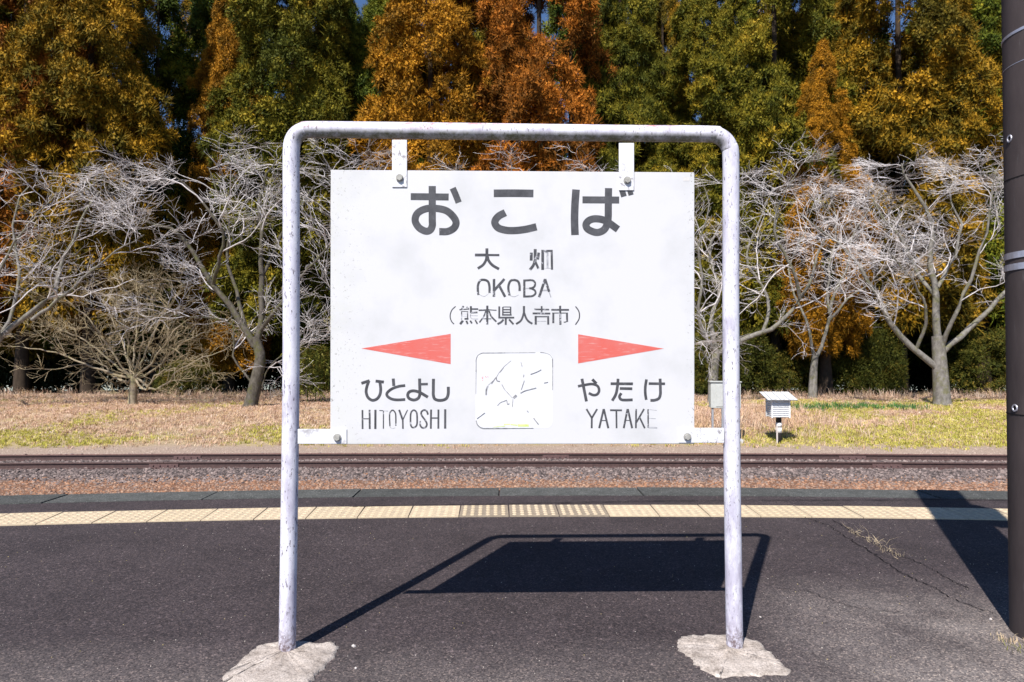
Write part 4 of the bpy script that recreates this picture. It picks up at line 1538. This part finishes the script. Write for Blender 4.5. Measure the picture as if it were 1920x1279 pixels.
# hangers and side brackets
plate('hanger', [(735, 262), (763, 262), (763, 351), (735, 351)], 0.004, 0.0038, M_STRAP, sign)
plate('hanger', [(1160.5, 268), (1189, 268), (1189, 357), (1160.5, 357)], 0.004, 0.0038, M_STRAP, sign)
plate('bracket', [(558, 804.5), (650, 804.5), (650, 832.5), (558, 832.5)], 0.004, 0.0038, M_STRAP, sign)
plate('bracket', [(1273, 802.5), (1358, 802.5), (1358, 830.5), (1273, 830.5)], 0.004, 0.0038, M_STRAP, sign)
for px, py in ((749.5, 334), (1176, 338.5), (632.5, 820.5), (1288.5, 819)):
    c = on_sign(px, py, -0.0042)
    bm = bmesh.new()
    cyl(bm, c, c + nrm * 0.004, 0.0125, 0.0125, 20)
    cyl(bm, c + nrm * 0.0041, c + nrm * 0.0105, 0.0105, 0.0098, 6)
    link('bolt', bm_mesh('bolt', bm), M_BOLT, sign)


# lettering: strips of dark tape on the board
def strokes_mesh(name, strokes, T, base=0.00025):
    """strokes: (width, points, mode) in crop pixels; T = (x0, y0, scale)"""
    x0, y0, s = T
    parts = []
    lay = base
    for st in strokes:
        w, pts = st[0], st[1]
        closed = len(st) > 2 and st[2] == 'c'
        if len(pts) > 2:
            P = spline(pts, 7, closed)
        else:
            P = np.array(pts, dtype=float)
            P = np.stack([P[0] + (P[1] - P[0]) * t for t in np.linspace(0, 1, 3)])
        Tn = np.gradient(P, axis=0)
        if closed:
            Tn[0] = Tn[-1] = P[1] - P[-2]
        Tn /= np.linalg.norm(Tn, axis=1, keepdims=True) + 1e-9
        Nn = np.stack([-Tn[:, 1], Tn[:, 0]], 1)
        k = len(P)
        off = lay + np.linspace(0, 0.00008, k)
        A, B = P + Nn * w / 2, P - Nn * w / 2
        Va = np.array([on_sign(x0 + q[0] / s, y0 + q[1] / s, -o) for q, o in zip(A, off)])
        Vb = np.array([on_sign(x0 + q[0] / s, y0 + q[1] / s, -o) for q, o in zip(B, off)])
        Vc = np.array([on_sign(x0 + q[0] / s, y0 + q[1] / s, 0.0004) for q in A])
        Vd = np.array([on_sign(x0 + q[0] / s, y0 + q[1] / s, 0.0004) for q in B])
        V = np.concatenate([Va, Vb, Vc, Vd])
        i = np.arange(k - 1)
        Fq = np.concatenate([np.stack([i, i + 1, k + i + 1, k + i], 1),
                             np.stack([2 * k + i, 2 * k + i + 1, i + 1, i], 1),
                             np.stack([k + i, k + i + 1, 3 * k + i + 1, 3 * k + i], 1)])
        caps = np.array([[0, k, 3 * k, 2 * k], [k - 1, 3 * k - 1, 4 * k - 1, 2 * k - 1]])
        parts.append((V, np.concatenate([Fq, caps])))
        lay += 0.0001
    v, f = join_vf(parts)
    return mesh_np(name, v, f)


def letter(label, strokes, T, m, pale=None, name='letter'):
    o = link(name, strokes_mesh(name, strokes, T), m, board)
    o['label'] = label
    if pale:
        # stray residue of the same letter: part of the same mesh, second material
        me2 = strokes_mesh(name, pale, T, 0.00015)
        bm = bmesh.new()
        bm.from_mesh(o.data)
        n0 = len(bm.faces)
        bm.from_mesh(me2)
        bm.faces.ensure_lookup_table()
        for fc in bm.faces[n0:]:
            fc.material_index = 1
        bm.to_mesh(o.data)
        bm.free()
        bpy.data.meshes.remove(me2)
        o.data.materials.append(M_PALE)
    return o


CA, CB, CF = (610, 310, 5.328), (950, 310, 5.328), (900, 340, 11.625)
letter('large dark kana o', [
    (70, [(853, 313), (1232, 317)]),
    (72, [(1068, 207), (1068, 300), (1068, 420), (1068, 540), (1068, 605), (1045, 648), (1000, 658), (935, 622), (897, 553), (920, 480), (1000, 436), (1105, 430), (1220, 460), (1300, 548), (1292, 618), (1225, 660), (1138, 663)]),
    (64, [(1272, 228), (1300, 290), (1332, 372)])], CA, M_L1)
letter('large dark kana ko', [
    (168, [(300, 263), (730, 260), (1165, 266)]),
    (160, [(553, 682), (400, 765), (322, 890), (390, 1010), (560, 1066), (760, 1074), (1000, 1046), (1232, 992)])], CF, M_L1)
letter('large dark kana ba', [
    (76, [(693, 242), (682, 400), (678, 550), (683, 697)]),
    (70, [(757, 345), (1124, 347)]),
    (72, [(1018, 228), (1016, 330), (1015, 430), (1014, 520), (1003, 590), (967, 648), (897, 671), (815, 640), (792, 592), (828, 548), (897, 534), (990, 556), (1112, 640)]),
    (58, [(1147, 232), (1172, 312)]), (52, [(1222, 221), (1243, 297)])], CB, M_L1)
C1 = (880, 460, 11.294)
letter('dark kanji meaning big', [
    (62, [(372, 65), (372, 250)]), (55, [(366, 235), (350, 320), (290, 415), (178, 492)]),
    (58, [(384, 235), (412, 330), (495, 425), (628, 503)]), (58, [(118, 205), (380, 205)]), (44, [(380, 205), (635, 207)])], C1, M_L1)
letter('partly peeled kanji meaning field', [
    (62, [(1313, 155), (1310, 325)]), (62, [(1395, 80), (1392, 345)]), (58, [(1388, 325), (1355, 425), (1283, 518)]),
    (50, [(1398, 350), (1462, 492)]), (54, [(1470, 155), (1448, 300)]),
    (58, [(1553, 95), (1552, 518)]), (40, [(1526, 118), (1762, 116)]), (45, [(1742, 98), (1750, 512)]), (60, [(1640, 150), (1640, 152)])], C1, M_L2,
    [(42, [(1655, 160), (1655, 480)]), (12, [(1560, 488), (1750, 486)])])
letter('worn letter O', [(50, [(192, 1055), (182, 980), (183, 850), (228, 748), (310, 732), (392, 765), (424, 860), (430, 1010)])], C1, M_L2,
       [(14, [(200, 1030), (260, 1070), (330, 1080), (410, 1020)])])
letter('worn letter K', [(54, [(523, 712), (520, 1092)]), (56, [(745, 714), (512, 970)]), (54, [(640, 870), (758, 1092)])], C1, M_L2)
letter('worn letter O', [(50, [(852, 1062), (830, 960), (830, 850), (872, 756), (950, 736), (1030, 765), (1062, 850), (1065, 970)])], C1, M_L2,
       [(18, [(850, 1062), (950, 1090), (1050, 1050)])])
letter('worn letter B', [(48, [(1165, 725), (1163, 1105)]), (44, [(1142, 748), (1240, 742), (1335, 742), (1388, 790), (1380, 870), (1320, 908), (1270, 912)]),
       (42, [(1310, 912), (1385, 955), (1400, 1020), (1340, 1072), (1240, 1083), (1150, 1085)])], C1, M_L2, [(26, [(1190, 915), (1280, 912)])])
letter('worn letter A', [(54, [(1605, 715), (1477, 1100)]), (52, [(1605, 715), (1690, 985)])], C1, M_L2,
       [(34, [(1520, 960), (1660, 955)]), (24, [(1690, 985), (1728, 1105)])])
D1, D2 = (830, 560, 13.714), (950, 560, 12.8)
letter('opening bracket', [(28, [(332, 200), (240, 290), (197, 400), (197, 500), (232, 590), (292, 657)])], D1, M_L1)
letter('half-peeled kanji meaning bear', [
    (45, [(537, 190), (478, 282)]), (30, [(430, 287), (682, 264)]), (38, [(618, 212), (672, 278)]), (28, [(487, 325), (485, 535)]),
    (16, [(485, 330), (650, 330)]), (28, [(642, 325), (640, 525)]), (42, [(560, 520), (662, 515)]),
    (48, [(725, 193), (725, 370)]), (34, [(735, 265), (912, 265)]), (36, [(715, 357), (892, 350)]),
    (52, [(520, 560), (448, 652)]), (48, [(608, 570), (640, 645)]), (42, [(708, 565), (748, 628)]), (38, [(838, 550), (888, 642)])], D1, M_L2,
    [(10, [(510, 395), (630, 395)]), (10, [(510, 450), (630, 450)]), (26, [(715, 405), (718, 480), (775, 518), (910, 520)]), (12, [(740, 435), (900, 440)])])
letter('dark kanji meaning origin', [
    (56, [(1148, 180), (1146, 665)]), (40, [(925, 300), (1190, 290)]), (24, [(1190, 288), (1385, 300)]),
    (36, [(1112, 315), (1055, 455), (945, 612)]), (42, [(1192, 315), (1245, 450), (1378, 592)]), (20, [(1040, 515), (1250, 520)])], D1, M_L2)
letter('dark kanji meaning prefecture', [
    (48, [(1455, 200), (1455, 505)]), (22, [(1550, 215), (1760, 215)]), (36, [(1547, 215), (1547, 430)]), (36, [(1747, 215), (1747, 430)]),
    (30, [(1545, 283), (1745, 283)]), (30, [(1545, 350), (1745, 350)]), (34, [(1525, 417), (1772, 417)]), (40, [(1432, 487), (1838, 487)]),
    (48, [(1622, 495), (1620, 668)]), (44, [(1562, 533), (1502, 600), (1408, 652)]), (44, [(1708, 533), (1818, 654)])], D1, M_L1)
letter('dark kanji meaning person', [
    (54, [(415, 178), (415, 370)]), (48, [(410, 345), (380, 450), (330, 540), (225, 610)]), (48, [(422, 345), (468, 470), (530, 550), (617, 602)])], D2, M_L1)
letter('worn kanji meaning luck', [
    (42, [(840, 180), (840, 345)]), (38, [(660, 258), (1020, 264)]), (44, [(622, 354), (1047, 358)]), (52, [(697, 415), (697, 622)]),
    (48, [(995, 415), (997, 622)]), (26, [(700, 432), (985, 432)])], D2, M_L2, [(18, [(730, 545), (950, 545)])])
letter('worn kanji meaning city', [
    (50, [(1283, 170), (1290, 628)]), (44, [(1070, 268), (1495, 270)]), (48, [(1120, 335), (1118, 588)]), (46, [(1447, 335), (1450, 557)]),
    (20, [(1090, 345), (1470, 345)]), (22, [(1370, 565), (1430, 558)])], D2, M_L2)
letter('closing bracket', [(28, [(1652, 188), (1725, 290), (1748, 400), (1730, 505), (1650, 627)])], D2, M_L1)
E1, E2 = (670, 700, 10.667), (1080, 700, 10.97)
letter('grey kana hi', [
    (58, [(80, 202), (245, 148)]), (58, [(232, 150), (190, 270), (177, 380), (215, 485), (300, 540), (392, 512), (450, 430), (467, 330), (460, 240), (448, 165)]),
    (58, [(365, 156), (530, 176)])], E1, M_L1)
letter('grey kana to', [
    (60, [(718, 105), (730, 255)]), (56, [(958, 245), (830, 262), (692, 312), (598, 390), (600, 455), (680, 512), (800, 532), (958, 524)])], E1, M_L1)
letter('grey kana yo', [
    (60, [(1245, 105), (1247, 220), (1250, 330), (1248, 430), (1215, 502), (1130, 535), (1035, 502), (1008, 432), (1042, 372), (1130, 352), (1250, 384), (1412, 478)]),
    (50, [(1265, 220), (1410, 215)])], E1, M_L1)
letter('grey kana shi', [(60, [(1523, 110), (1521, 220), (1520, 330), (1521, 440), (1555, 518), (1660, 543), (1772, 512), (1816, 420), (1820, 270)])], E1, M_L1)
letter('thin letter H', [(36, [(102, 735), (105, 1115)]), (38, [(245, 730), (248, 1115)]), (20, [(110, 910), (240, 910)])], E1, M_L2)
letter('thin letter I', [(44, [(362, 730), (360, 1115)])], E1, M_L1)
letter('mostly peeled letter T', [(24, [(523, 755), (521, 1110)]), (18, [(440, 745), (515, 748)])], E1, M_L2, [(16, [(515, 748), (612, 758)])])
letter('thin worn letter O', [(28, [(652, 1062), (645, 900), (652, 795), (705, 738), (760, 795), (770, 900), (770, 1050)])], E1, M_L2,
       [(14, [(650, 1080), (700, 1105), (760, 1090)])])
letter('thin letter Y', [(40, [(835, 730), (905, 925)]), (24, [(1005, 730), (915, 920)]), (32, [(908, 905), (912, 1112)])], E1, M_L2)
letter('narrow letter O', [(34, [(1063, 900), (1075, 785), (1130, 738), (1185, 785), (1196, 900), (1188, 1035), (1125, 1088), (1072, 1045)], 'c')], E1, M_L2)
letter('narrow letter S', [(36, [(1415, 828), (1385, 755), (1330, 737), (1278, 780), (1292, 850), (1350, 930), (1390, 1010), (1370, 1075), (1310, 1093), (1262, 1050), (1250, 952)])], E1, M_L2)
letter('narrow letter H', [(38, [(1475, 725), (1470, 1110)]), (38, [(1622, 725), (1620, 1108)]), (26, [(1480, 895), (1610, 895)])], E1, M_L1)
letter('narrow letter I', [(44, [(1758, 720), (1757, 1108)])], E1, M_L1)
letter('grey kana ya', [
    (60, [(122, 112), (215, 580)]), (54, [(40, 268), (170, 242), (330, 222), (440, 260), (476, 350), (440, 428), (360, 449), (262, 408)]),
    (58, [(335, 125), (420, 212)])], E2, M_L1)
letter('grey kana ta', [
    (58, [(712, 215), (1172, 217)]), (58, [(865, 112), (855, 250), (820, 430), (745, 565)]), (56, [(900, 312), (1158, 318)]),
    (56, [(932, 408), (893, 480), (930, 540), (1020, 550), (1165, 545)])], E2, M_L1)
letter('grey kana ke', [
    (56, [(1450, 125), (1426, 280), (1426, 420), (1445, 547)]), (54, [(1495, 212), (1832, 216)]),
    (58, [(1730, 110), (1733, 220), (1736, 330), (1735, 430), (1705, 515), (1620, 553), (1530, 557)])], E2, M_L1)
letter('narrow letter Y', [(38, [(215, 735), (325, 920)]), (38, [(435, 735), (325, 920)]), (38, [(325, 900), (323, 1130)])], E2, M_L1)
letter('narrow letter A', [(42, [(570, 735), (477, 1130)]), (42, [(572, 735), (665, 1130)]), (20, [(530, 972), (620, 972)])], E2, M_L1)
letter('narrow letter T', [(38, [(700, 760), (945, 762)]), (36, [(830, 765), (835, 1130)])], E2, M_L1)
letter('narrow letter A', [(40, [(1060, 735), (982, 1130)]), (42, [(1065, 735), (1155, 1130)]), (16, [(1030, 970), (1110, 970)])], E2, M_L2)
letter('narrow letter K', [(36, [(1237, 735), (1232, 1130)]), (36, [(1400, 735), (1240, 1012)]), (36, [(1305, 900), (1415, 1130)])], E2, M_L2)
letter('mostly peeled letter E', [(30, [(1482, 740), (1485, 1120)])], E2, M_L2,
       [(13, [(1480, 745), (1660, 765)]), (13, [(1500, 925), (1640, 935)]), (14, [(1490, 1103), (1670, 1113)]), (10, [(1490, 1124), (1670, 1130)])])
# red arrows
for q, lab in (([(677.5, 653.5), (845, 626), (845, 683)], 'faded red arrow pointing left'),
               ([(1084, 626.8), (1244.8, 653.8), (1084, 681.5)], 'faded red arrow pointing right')):
    o = plate('arrow', q, 0.0004, 0.0009, M_RED, board, 0)
    o['label'] = lab
# square map field with its broken outline
CM = (850, 600, 5.33)
rr = [(222, 400), (225, 365), (250, 335), (300, 326), (910, 325), (960, 335), (990, 365), (996, 400), (996, 1010), (985, 1050), (960, 1075), (915, 1085), (295, 1085), (250, 1070), (228, 1040), (222, 1005)]
mapf = plate('map_field', [(850 + a / 5.33, 600 + b / 5.33) for a, b in rr], 0.0003, 0.0008, M_PANEL, board, 0)
mp = link('map_line', strokes_mesh('map_line', [
    (9, [(228, 430), (228, 400), (245, 355), (285, 333), (310, 330)]), (9, [(300, 331), (520, 329)]), (5, [(520, 329), (820, 327)]), (7, [(868, 326), (905, 327)]),
    (4, [(905, 327), (960, 345), (988, 380)]), (9, [(990, 385), (992, 470)]), (5, [(992, 470), (992, 700)]), (8, [(228, 400), (227, 520)]), (4, [(227, 520), (224, 740)]),
    (9, [(227, 1005), (240, 1045), (270, 1072), (300, 1083)]), (8, [(295, 1083), (540, 1082)]), (4, [(540, 1082), (800, 1080)])], CM, 0.0006), M_LINE, board)
mp['label'] = 'broken dark outline of the square field'
mk = link('map_line', strokes_mesh('map_line', [
    (6, [(578, 407), (510, 465), (455, 530)]), (11, [(500, 480), (465, 522)]), (5, [(455, 530), (420, 585), (345, 655)]), (10, [(425, 575), (380, 640)]),
    (16, [(345, 660), (330, 700), (328, 750)]), (9, [(430, 570), (435, 605), (465, 615)]), (8, [(485, 645), (510, 692)]), (4, [(510, 692), (590, 780)]),
    (22, [(600, 780), (632, 752)]), (5, [(595, 790), (590, 868)]), (6, [(440, 855), (470, 825), (535, 800)]), (7, [(535, 810), (540, 840), (560, 835)]),
    (6, [(675, 420), (687, 465)]), (5, [(705, 545), (700, 570)]), (6, [(708, 605), (678, 695)]), (8, [(670, 730), (720, 705), (828, 677)]),
    (6, [(770, 542), (830, 520), (878, 495)]), (6, [(905, 628), (945, 620)]), (5, [(735, 905), (750, 920)]), (7, [(802, 980), (850, 1042)]),
    (3, [(235, 985), (315, 925)])], CM, 0.0006), M_LINE, board)
mk['label'] = 'thin broken pen lines inside the square field'
gs = link('ink_smear', strokes_mesh('ink_smear', [(14, [(505, 1045), (570, 1043)]), (12, [(575, 1045), (640, 1052)]), (24, [(645, 1054), (755, 1055)]), (6, [(400, 1070), (520, 1060)])], CM, 0.0006), M_GREEN, board)
gs['label'] = 'green ink smear at the bottom of the square field'
rs = link('ink_smear', strokes_mesh('ink_smear', [(6, [(283, 575), (300, 568)]), (6, [(285, 580), (298, 590)]), (6, [(318, 560), (330, 575)]), (6, [(340, 562), (350, 572)]), (6, [(290, 602), (296, 606)])], CM, 0.0006), M_REDINK, board)
rs['label'] = 'tiny red ink specks in the square field'
st = plate('sticker', [(1281, 332), (1293, 332), (1293, 339.5), (1281, 339.5)], 0.0005, 0.0009, m_simple('grey_sticker', (0.55, 0.53, 0.52), (0.66, 0.64, 0.63), 60, 0.6, 0.3, 0), board, 0)


# concrete footings cast round the pipe ends
def footing(poly, cen, hgt, seed, label):
    rg = np.random.default_rng(seed)
    P = np.array([on_ground(a, b, 0)[:2] for a, b in poly])
    Pd = []
    for q in range(len(P)):
        A, B = P[q], P[(q + 1) % len(P)]
        for t in (0, 0.25, 0.5, 0.75):
            Pd.append(A + (B - A) * t + rg.normal(0, 0.0035, 2))
    Pd = np.array(Pd)
    c = on_ground(*cen, 0)[:2]
    n = len(Pd)
    rings = [1.0, 0.97, 0.9, 0.78, 0.64, 0.48, 0.3, 0.12]
    V = []
    for k, fr_ in enumerate(rings):
        for q in range(n):
            p = c + (Pd[q] - c) * fr_
            z = hgt * (1 - fr_ ** 6) ** 0.6 if k else -0.02
            if k:
                z += (vnoise(np.array([p[0] * 9]), np.array([p[1] * 9]), seed)[0] - 0.5) * 0.010 + (vnoise(np.array([p[0] * 30]), np.array([p[1] * 30]), seed + 1)[0] - 0.5) * 0.004 + rg.normal(0, 0.0014)
            V.append((p[0], p[1], max(z, 0.004) if k else z))
    V.append((c[0], c[1], hgt))
    Fq = []
    for k in range(len(rings) - 1):
        for q in range(n):
            r = (q + 1) % n
            Fq.append((k * n + q, k * n + r, (k + 1) * n + r, (k + 1) * n + q))
    Ft = [((len(rings) - 1) * n + q, (len(rings) - 1) * n + (q + 1) % n, len(V) - 1) for q in range(n)]
    o = link('concrete_footing', mesh_np('concrete_footing', np.array(V), [np.array(Ft), np.array(Fq)], True), M_FOOT, sign)
    o['label'] = label


zl = lambda pts, x0, y0, s: [(x0 + a / s, y0 + b / s) for a, b in pts]
footing(zl([(60, 830), (110, 740), (200, 650), (300, 560), (400, 480), (490, 430), (650, 410), (830, 395), (960, 400), (1040, 415), (1200, 410), (1262, 450), (1230, 540),
            (1160, 610), (1080, 700), (990, 800), (880, 900), (700, 960), (400, 990), (180, 960), (50, 900)], 400, 1130, 5.333), (535, 1226), 0.012, 3, 'rough concrete footing under the left post')
footing(zl([(365, 590), (380, 545), (430, 510), (520, 493), (690, 492), (860, 492), (1060, 522), (1190, 558), (1250, 620), (1330, 680), (1400, 740), (1470, 810), (1525, 860), (1480, 900),
            (1300, 892), (1150, 905), (1000, 908), (820, 912), (785, 918), (680, 872), (600, 832), (540, 770), (480, 712), (400, 650)], 1200, 1100, 5.333), (1370, 1222), 0.010, 4, 'rough concrete footing under the right post')

# ------------------------------------------------------------------ utility pole
PX, PY, PR = 1.893, 2.36, 0.152
pole = props(empty('utility_pole', (PX, PY, 0)), 'dark brown concrete utility pole with steel bands at the right edge', 'utility pole')
n = 26
zz = np.linspace(-0.05, 8.5, n)
lean = -0.0035
Pp = np.stack([PX + lean * zz, np.full(n, PY), zz], 1)
rad = PR - zz * 0.0035
v, f = tubes(Pp[None], rad[None], 48)
link('shaft', mesh_np('shaft', v, f, True), M_POLE, pole)


def hoop(z0, dz_tilt, w, thick, m, name='steel_band', az=0.0, rextra=0.0):
    N = 48
    ang = np.arange(N) * 2 * math.pi / N
    cx = PX + lean * z0
    r = PR - z0 * 0.0035 + rextra
    zt = z0 + dz_tilt * np.cos(ang - az)
    V = []
    for rr_, s in ((r + 0.0005, -1), (r + thick, -1), (r + thick, 1), (r + 0.0005, 1)):
        V.append(np.stack([cx + rr_ * np.cos(ang), PY + rr_ * np.sin(ang), zt + s * w / 2], 1))
    V = np.concatenate(V)
    i = np.arange(N)
    j = (i + 1) % N
    Fq = np.concatenate([np.stack([a * N + i, a * N + j, ((a + 1) % 4) * N + j, ((a + 1) % 4) * N + i], 1) for a in range(4)])
    link(name, mesh_np(name, V, Fq, False), m, pole)


hz = lambda py: at_depth(1895, py, 2.33)[2]
hoop(hz(50), 0.012, 0.010, 0.002, M_BAND, az=0.0)
hoop(hz(474), 0.004, 0.022, 0.003, M_BAND)
hoop(hz(496), 0.004, 0.022, 0.003, M_BAND)
hoop(hz(322), 0.014, 0.004, 0.001, M_DARK, 'hairline_crack', az=0.0)
hoop(hz(778), 0.002, 0.004, 0.0012, M_DARK, 'section_joint')
hoop(hz(115), 0.001, 0.002, 0.0008, M_BAND, 'scribed_line')


def pole_hole(px, py):
    d = ray(px, py)
    # first hit of the viewing ray with the shaft
    z = CAM_H + d[2] * 2.3 / d[1]
    cx = PX + lean * z
    r = PR - z * 0.0035
    a_ = d[0] ** 2 + d[1] ** 2
    b_ = -2 * (d[0] * cx + d[1] * PY)
    c_ = cx * cx + PY * PY - r * r
    t = (-b_ - math.sqrt(max(0, b_ * b_ - 4 * a_ * c_))) / (2 * a_)
    p = Vector(CO + d * t)
    nn = Vector((p.x - cx, p.y - PY, 0)).normalized()
    bm = bmesh.new()
    q = nn.to_track_quat('Z', 'Y').to_matrix().to_4x4()
    seg = 18
    ro, ri = 0.0135, 0.0085
    rings = []
    for rr_, h in ((ro, 0.0006), (ro * 0.92, 0.0035), (ri, 0.0030), (ri * 0.9, 0.0012)):
        rings.append([bm.verts.new(Matrix.Translation(p) @ q @ Vector((rr_ * math.cos(k * 2 * math.pi / seg), rr_ * math.sin(k * 2 * math.pi / seg), h))) for k in range(seg)])
    for a, b in zip(rings[:-1], rings[1:]):
        for k in range(seg):
            bm.faces.new((a[k], a[(k + 1) % seg], b[(k + 1) % seg], b[k]))
    o = link('step_bolt_socket', bm_mesh('step_bolt_socket', bm), M_BAND, pole)
    bm = bmesh.new()
    bmesh.ops.create_circle(bm, cap_ends=True, segments=seg, radius=ri * 0.95, matrix=Matrix.Translation(p + nn * 0.0016) @ q)
    link('socket_hole', bm_mesh('socket_hole', bm), M_DARK, o)


pole_hole(1893.5, 260)
pole_hole(1903.5, 765)
# junction box strapped to the far side of the pole (above and right of the picture, its shade is in the picture)
jb = box('junction_box', (PX + 0.185, PY + 0.02, 2.12), (0.10, 0.16, 0.52), M_STEELG, pole, Matrix.Rotation(R(10), 4, 'Z'), 0.006)
box('box_bracket', (PX + 0.10, PY + 0.02, 2.28), (0.16, 0.05, 0.03), M_BAND, pole)
box('box_bracket', (PX + 0.10, PY + 0.02, 1.98), (0.16, 0.05, 0.03), M_BAND, pole)

# ------------------------------------------------------------------ small things on the asphalt
def pebble(px, py, r, seed, label):
    p = on_ground(px, py, 0)
    me = stone_mesh(seed, 0.6)
    o = link('pebble', me, M_PEB)
    o.location = (p[0], p[1], r * 0.35)
    o.scale = (r, r * 0.8, r)
    o.rotation_euler = (0, 0, seed)
    props(o, label, 'pebble', 'pale pebbles lying on the asphalt')


pebble(663, 1214, 0.013, 71, 'pale pebble right of the left footing')
pebble(667, 1254, 0.006, 72, 'tiny pale pebble nearest the bottom edge right of the left footing')
pebble(1858, 1163, 0.010, 73, 'pale pebble beside the shadow of the dark pole')
pebble(1426, 1158, 0.006, 74, 'tiny pale pebble above the right footing near the right post shadow')
grit = [source('stone_source', stone_mesh(90 + k), m_inst('grit', [(0.3, 0.27, 0.24), (0.5, 0.45, 0.4), (0.12, 0.1, 0.1), (0.45, 0.36, 0.15)])) for k in range(2)]
v, f = grid_np(np.linspace(-2.6, 2.8, 20), np.linspace(1.8, 4.0, 12), lambda a, b: a * 0 + 0.0005)
o = link('loose_grit', mesh_np('loose_grit', v, f, attrs={'density': np.full(len(v), 1.0)}), M_PEB)
scatter(o, grit, 95, 21, 0.0012, 0.0035, 1.0)
props(o, kind='stuff')

# dead straw caught in the crack
me_s = [source('tuft_source', tuft_mesh(100 + k, 9, 0.022, 0.016, 0.0007, 3.0), M_STRAW) for k in range(3)]
a = np.array([G(1590, 996), G(1625, 1010), G(1650, 1025), G(1672, 1038), G(1690, 1050)])
wd = np.array([0.01, 0.035, 0.05, 0.035, 0.01])
V = np.concatenate([a + np.c_[np.zeros(5), wd, np.full(5, 0.001)], a - np.c_[np.zeros(5), wd, np.full(5, -0.001)]])
i = np.arange(4)
o = link('dead_straw', mesh_np('dead_straw', V, np.stack([i, i + 1, 5 + i + 1, 5 + i], 1), attrs={'density': np.ones(10)}), M_STRAW)
scatter(o, me_s, 9000, 31, 0.5, 1.2, 1.2)
props(o, kind='stuff')


def weed(px, py, h, seed, label, m=M_WEED):
    p = on_ground(px, py, 0)
    o = link('weed', tuft_mesh(seed, 26, h, 0.018, 0.0016, 1.0), m)
    o.location = p
    props(o, label, 'plant', 'weeds at the foot of the dark pole')


weed(1885, 1198, 0.020, 201, 'dry weed left of the foot of the dark pole', M_STRAW)
weed(1903, 1206, 0.022, 202, 'dry weed in front of the foot of the dark pole', M_STRAW)
weed(1914, 1222, 0.028, 203, 'small green weed at the right picture edge in front of the pole')
